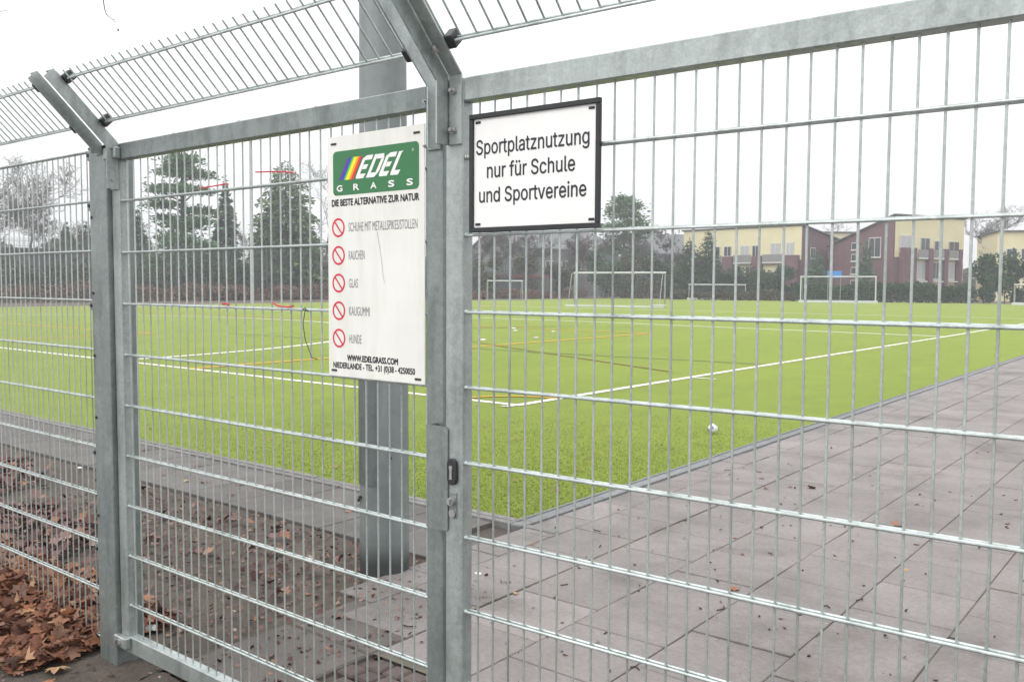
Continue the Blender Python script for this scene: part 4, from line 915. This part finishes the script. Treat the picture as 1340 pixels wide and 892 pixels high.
# cream house at the far right
K, u = polar_vec(10.15, 124, 4.5, 128); v = Vector((-u.y, u.x)); v = v if v.y > 0 else -v; w3 = u.length
H3 = House(K, u, v, 'cream yellow house behind the dark thuja row'); H3.profile('body', YELL, [(0, 0), (9, 0), (9, 8.2), (0, 8.4)], 0, w3); H3.monoroof(w3, 9, 8.4, 8.2)
for a in (1.0, 2.6, 4.8, 6.8, 9.0): H3.win(a, a+1.2, 5.0, 6.4)
# dark grey gabled building, left of the yellow house
def gabled(b0, d0, b1, d1, dep, he, hr, label, wall, roof, wins=(), name='house'):
    K, u = polar_vec(b0, d0, b1, d1); v = Vector((-u.y, u.x)); v = v if v.y > 0 else -v; H = House(K, u, v, label, name); w_ = u.length
    H.profile('walls', wall, [(0, 0), (dep, 0), (dep, he), (dep/2, hr), (0, he)], .2, w_-.2)
    k = (hr-he)/(dep/2)
    H.profile('roof', roof, [(-.4, he-.4*k+.04), (dep/2, hr+.04), (dep+.4, he-.4*k+.04), (dep+.4, he-.4*k+.24), (dep/2, hr+.26), (-.4, he-.4*k+.24)], -.2, w_+.2)
    for a, c_, z0, z1 in wins: H.win(a, c_, z0, z1)
    return H
gabled(38.2, 133, 31.8, 146, 13, 7.2, 10.2, 'wide dark grey roofed building behind the free standing goal', GREYW, ROOFD, [(a, a+1.6, 4.2, 5.4) for a in (2, 5.2, 8.4, 11.6, 14.8)])
gabled(30.2, 140, 27.3, 140, 11, 6.6, 9.6, 'small dark grey roofed house beside the yellow house', GREYW, ROOFD, [(1.5, 2.8, 4, 5.2), (4, 5.3, 4, 5.2)])
K, u = polar_vec(41.8, 103, 36.4, 112); v = Vector((-u.y, u.x)); v = v if v.y > 0 else -v
SH = House(K, u, v, 'low dark shed with a red roof edge', 'shed'); SH.box('walls', GREYW, 0, u.length, 0, 4, 0, 2.7); SH.box('roof', ROOFD, -.3, u.length+.3, -.3, 4.3, 2.71, 2.85)
SH.box('fascia', REDF, -.32, u.length+.32, -.34, -.3, 2.62, 2.9)
K, u = polar_vec(71.5, 100, 61.4, 106); v = Vector((-u.y, u.x)); v = v if v.x < 0 else -v
HL = House(K, u, v, 'long low dark grey hall behind the ball fence', 'hall'); HL.box('walls', GREYW, 0, u.length, 0, 8, 0, 4.9); HL.box('roof', ROOFD, -.3, u.length+.3, -.3, 8.3, 4.91, 5.1)
for a in (2.2, 6, 9.8, 13.2): HL.win(a, a+1.5, 1.4, 3.0)

# ------------------------------------------------------------------ twigs overhead: a bare plane tree standing outside the fence
pt = empty('plane_tree', (-9.2, -2.6, 0), 0, 'bare plane tree whose thin twigs hang into the white sky', 'tree')
b = MB(); b.rod((0, 0, -.1), (.1, .05, 3.2), .26, .2, 14).rod((.1, .05, 3.2), (.3, .3, 6.5), .2, .13, 12).rod((.3, .3, 6.5), (.2, .4, 10), .13, .05, 10); b.build('trunk', BARK, pt)
def TP(x, y, z): return (x+9.2, y+2.6, z)
b = MB(); lim = [(.3, .3, 5.4), TP(-7.6, -1.2, 5.7), TP(-6.3, 0, 5.4), TP(-5.5, .7, 4.8)]
for (a, c_), r in zip(zip(lim, lim[1:]), (.07, .04, .02)): b.rod(a, c_, r, r*.6, 8)
b.rod(TP(-6.3, 0, 5.4), TP(-5.3, .1, 4.6), .015, .007, 6); b.build('limb', BARK, pt)
b = MB(); tw = [TP(-5.5, .7, 4.8), TP(-5.42, .84, 4.2), TP(-5.37, .91, 3.6), TP(-5.335, .951, 3.216), TP(-5.332, .957, 3.163), TP(-5.327, .965, 3.13), TP(-5.311, .997, 3.105), TP(-5.303, 1.012, 3.085)]
for k, (a, c_) in enumerate(zip(tw, tw[1:])): b.rod(a, c_, .005-.0005*k, .0046-.0005*k, 5)
b.rod(tw[6], TP(-5.285, 1.045, 3.118), .0015, .001, 4).rod(tw[5], TP(-5.315, .995, 3.15), .0013, .001, 4).rod(TP(-5.303, 1.012, 3.085), TP(-5.298, 1.022, 3.046), .001, .001, 4)
b.rod(TP(-5.299, 1.021, 3.05), TP(-5.297, 1.023, 3.042), .007, .004, 8)
b.build('twig', BARK, pt); b = MB(); b.rod(TP(-5.3, .1, 4.6), TP(-5.22, .12, 3.5), .006, .004, 5).rod(TP(-5.22, .12, 3.5), TP(-5.14, .20, 2.915), .004, .002, 5).rod(TP(-5.14, .20, 2.915), TP(-5.082, .31, 2.957), .002, .0014, 5); b.build('twig', BARK, pt)

# ------------------------------------------------------------------ leaves and litter
LEAF_OUT = [(0, -.5), (.10, -.42), (.34, -.46), (.30, -.26), (.52, -.08), (.34, .04), (.40, .30), (.18, .22), (.10, .40), (0, .58), (-.10, .38), (-.20, .24), (-.42, .30), (-.33, .05), (-.54, -.06), (-.30, -.25), (-.33, -.44), (-.1, -.41)]
def leaf_shape(rng, curl):
    out_ = [(x*(1+rng.normal(0, .08)), y*(1+rng.normal(0, .08))) for x, y in LEAF_OUT]
    V = [(0, -.05, 0)]+[(x, y, 0) for x, y in out_]; fold = rng.uniform(-.5, .9)*curl; cx_ = rng.uniform(-.8, .8)*curl; cy_ = rng.uniform(-.7, .7)*curl
    V = [(x, y, fold*abs(x)*.8+cx_*x*x+cy_*y*y+rng.normal(0, .03)*curl*(x*x+y*y > .05)) for x, y, z in V]
    zm = min(z for _, _, z in V); V = [(x, y, z-zm) for x, y, z in V]
    n = len(out_); F = [(0, i+1, (i+1) % n+1) for i in range(n)]; return V, F
lr = np.random.default_rng(5); LM = []
for k in range(10):
    V, F = leaf_shape(lr, 1.0); b = MB().add(V, F)
    b.rod((0, -.48, V[1][2]), (.05*lr.normal(), -.85, V[1][2]+.05), .012, .008, 4); me = b.mesh('leaf'); me.materials.append(LEAFM); LM.append(me)
def leaf(x, y, z, s, label, group, tilt=.25):
    o = link('fallen_leaf', LM[lr.integers(10)], None, None, loc=(x, y, z), rot=(lr.normal(0, tilt), lr.normal(0, tilt), lr.uniform(0, 6.28)), scale=(s, s, s*lr.uniform(.6, 1.2)))
    return tag(o, label, 'leaf', group)
# heap drifted against the mesh fence, on both of its sides
def heap_h(x, y):
    d_ = abs(y+.02)/(.30 if y < -.02 else .34); e_ = min(1, max(0, (-3.60-x)/.22))
    return .155*max(0, 1-d_)**1.15*e_*(.72+.2*math.sin(x*4.1+1)+.12*math.sin(x*9.7))
X, Y = np.meshgrid(np.linspace(-7.5, -3.58, 200), np.linspace(-.36, .34, 40)); Z = np.array([[heap_h(a, c_)*.82-.03 for a, c_ in zip(ra, rc)] for ra, rc in zip(X, Y)])
Z += np.where(Z > -.02, lr.normal(0, .006, Z.shape), 0); idx = np.arange(X.size).reshape(X.shape)
o = link('leaf_mound', np_mesh('leaf_mound', np.stack([X, Y, Z], -1).reshape(-1, 3), np.stack([idx[:-1, :-1], idx[:-1, 1:], idx[1:, 1:], idx[1:, :-1]], -1).reshape(-1, 4)), MAT('rotting_leaves', (.085, .045, .03), .95, c2=(.03, .02, .016), scale=35, detail=8, bmp=.8, bscale=60))
tag(o, 'low drift of rotting leaves matted along the foot of the mesh fence', 'leaves', kind='stuff')
for k in range(190):
    x = -3.64-abs(lr.normal(0, 1.0)); y = -.03-abs(lr.normal(0, .13))
    if x < -6: continue
    leaf(x, y, max(-.012, heap_h(x, y)*lr.uniform(.75, 1)-.008), lr.uniform(.05, .105), 'rust brown plane leaf in the heap along the outside of the mesh fence', 'leaves heaped along the fence', .42)
for (x, y) in ((-3.77, -.40), (-3.70, -.33), (-3.55, -.22), (-3.62, -.14), (-3.90, -.36), (-3.45, -.3), (-3.6, -.5)):
    leaf(x, y, -.012, lr.uniform(.06, .11), 'rust brown leaf lying apart on the dark soil before the gate post', 'leaves lying on the soil', .2)
for k in range(95):
    x = -3.95-abs(lr.normal(0, 1.1)); y = lr.uniform(.03, .42)
    leaf(x, y, max(-.008+lr.uniform(0, .03), heap_h(x, y)*.9), lr.uniform(.06, .11), 'brown plane leaf on the soil behind the mesh fence', 'leaves behind the fence', .35)
LEAFHEAP = island_mat('leaf_heap', [(0, (.06, .03, .022)), (.3, (.15, .065, .04)), (.6, (.24, .105, .055)), (.85, (.20, .115, .085)), (1, (.36, .21, .11))])
def litter(name, n, xf, yf, size, label, zr=.03, keep=None, mat=LEAFISL, zf=None):
    rng = np.random.default_rng(len(name)+n); Vs = []; F0 = []; c0 = 0
    shapes = [leaf_shape(rng, 1.0) for _ in range(8)]; out_v = []; out_f = []
    for i in range(n):
        x, y = xf(rng), yf(rng)
        if keep and not keep(x, y, rng): continue
        V, F = shapes[rng.integers(8)]; s = size*rng.uniform(.5, 1.4); rot = Matrix.Rotation(rng.uniform(0, 6.28), 3, 'Z') @ Matrix.Rotation(rng.normal(0, .35), 3, 'X') @ Matrix.Rotation(rng.normal(0, .35), 3, 'Y')
        M3 = np.array(rot)*s; A = np.array(V) @ M3.T; A[:, 2] -= A[:, 2].min(); out_v.append(A+np.array([x, y, -.014+rng.uniform(0, zr)+(zf(x, y)*rng.uniform(.7, .95) if zf else 0)])); out_f.append(np.array(F)+c0); c0 += len(V)
    o = link(name, np_mesh(name, np.concatenate(out_v), np.concatenate(out_f)), mat); return tag(o, label, 'leaves', kind='stuff')
litter('leaf_litter', 6500, lambda r: r.uniform(-11, -3.45), lambda r: r.uniform(-.02, 1.6), .062, 'dense purple brown leaf litter between the mesh fence and the path', .03,
       lambda x, y, r: r.random() < (.97 if y < .45+.25*(-x-4.2)+.18*math.sin(x*3.1)+.1*math.sin(x*7+1) and x < -4.0 else .05))
litter('leaf_litter', 3400, lambda r: -3.62-abs(r.normal(0, 1.5)), lambda r: r.uniform(-.34, .36), .06, 'russet leaf litter packed under the fence heap', .02, None, LEAFHEAP, heap_h)
litter('leaf_crumbs', 2400, lambda r: r.uniform(-6.5, -2.75), lambda r: r.uniform(.0, 1.74), .022, 'crumbled leaf scraps on the bare soil behind the gate', .006)
litter('leaf_crumbs', 260, lambda r: r.uniform(-6, -2.6), lambda r: r.uniform(-.9, 0), .018, 'crumbled leaf scraps on the soil outside the gate', .004)
for k in range(16):
    y = lr.uniform(1.85, 2.5); x = lr.uniform(-9, -3.7); leaf(x, y, .001, lr.uniform(.04, .07), 'small dry leaf on the slab path before the turf', 'leaves on the path', .12)
DEB = island_mat('dark_debris', [(0, (.02, .016, .014)), (.6, (.05, .036, .03)), (1, (.10, .06, .045))])
litter('paving_debris', 240, lambda r: r.uniform(-3.3, .2), lambda r: .7+8*r.random()**1.6, .016, 'fine dark debris scattered over the grey paving slabs', .002, lambda x, y, r: x < -.1*y+.4, DEB).location.z = .014
for k in range(30):
    a_ = lr.uniform(0, 6.28); y = .8+5*lr.random()**1.4; x = lr.uniform(-3.2, -.25-.1*y); L_ = lr.uniform(.015, .045)
    o = MB().path([(0, 0, .003), (L_*math.cos(a_), L_*math.sin(a_), .006), (L_*(1.6*math.cos(a_+.5)), L_*1.6*math.sin(a_+.5), .003)], .0028, 4).build('twig_scrap', DEB); o.location = (x, y, 0)
    tag(o, 'short dark twig scrap on the grey paving slabs', 'twig', 'twig scraps on the paving')
for k in range(20):
    y = .9+4.6*lr.random()**1.3; x = lr.uniform(-3.2, -.3-.12*y); leaf(x, y, .001, lr.uniform(.02, .042), 'tiny curled leaf scrap on the grey paving slabs', 'scraps on the paving', .2)
leaf(-2.38, 4.85, .001, .075, 'orange brown leaf standing out on the paving slabs', None, .4)
leaf(-1.60, 4.18, .001, .05, 'reddish leaf on the paving in front of the orange brown leaf', None, .3)
leaf(-1.87, 2.35, .001, .06, 'pinkish flat leaf pressed on a paving slab joint', None, .05)
leaf(-6.75, 2.55, .012, .06, 'orange leaf caught on the kerb of the turf', None, .3)
for k in range(42):
    x = lr.uniform(-11, -3.7); y = 2.85+5*lr.random()**1.5; leaf(x, y, .018, lr.uniform(.03, .055), 'small dry leaf on the near turf', 'leaves on the turf', .15)
def scrap(x, y, z, s, label, mat, g=None):
    b = MB(); n = 7; rng = random.Random(int(1000*(x+20)))
    pts = [(math.cos(6.283*i/n)*s*rng.uniform(.6, 1), math.sin(6.283*i/n)*s*rng.uniform(.4, .8), s*rng.uniform(.02, .3)) for i in range(n)]
    b.add([(0, 0, s*.35)]+pts+[(p[0], p[1], 0) for p in pts], [(0, i+1, (i+1) % n+1) for i in range(n)]+[(i+1, n+1+i, n+1+(i+1) % n, (i+1) % n+1) for i in range(n)])
    o = b.build('paper_scrap', mat); o.location = (x, y, z); tag(o, label, 'litter', g)
PAPER = MAT('white_paper', (.75, .75, .74), .7)
scrap(-3.02, 1.72, 0, .028, 'crumpled white and orange wrapper at the path end behind the gate stile', PAPER)
scrap(-7.35, 1.70, -.005, .035, 'white paper scrap at the edge of the slab path', PAPER)
scrap(-2.66, 1.20, .001, .012, 'tiny white paper bit on the paving by the lock stile', PAPER)
for x, y in ((-16.0, 17.0), (-15.5, 18.8), (-18.4, 21.5), (-17.2, 22.0), (-19.5, 22.8)): scrap(x, y, .012, .11, 'white marker disc lying on the far turf', PAPER, 'white markers on the turf')

# ------------------------------------------------------------------ winter mist
hz = MB().box(-330, 330, -60, 420, -1.06, 26).build('haze', None)
hm_ = bpy.data.materials.new('mist'); hm_.use_nodes = True; hn = hm_.node_tree; hn.nodes.clear()
ho = hn.nodes.new('ShaderNodeOutputMaterial'); pv = hn.nodes.new('ShaderNodeVolumePrincipled')
pv.inputs['Color'].default_value = (.95, .96, 1, 1); pv.inputs['Density'].default_value = .0016; pv.inputs['Anisotropy'].default_value = .2
hn.links.new(pv.outputs[0], ho.inputs['Volume']); hz.data.materials.append(hm_)
tag(hz, 'thin pale winter mist over the whole sports ground', 'haze', kind='stuff')
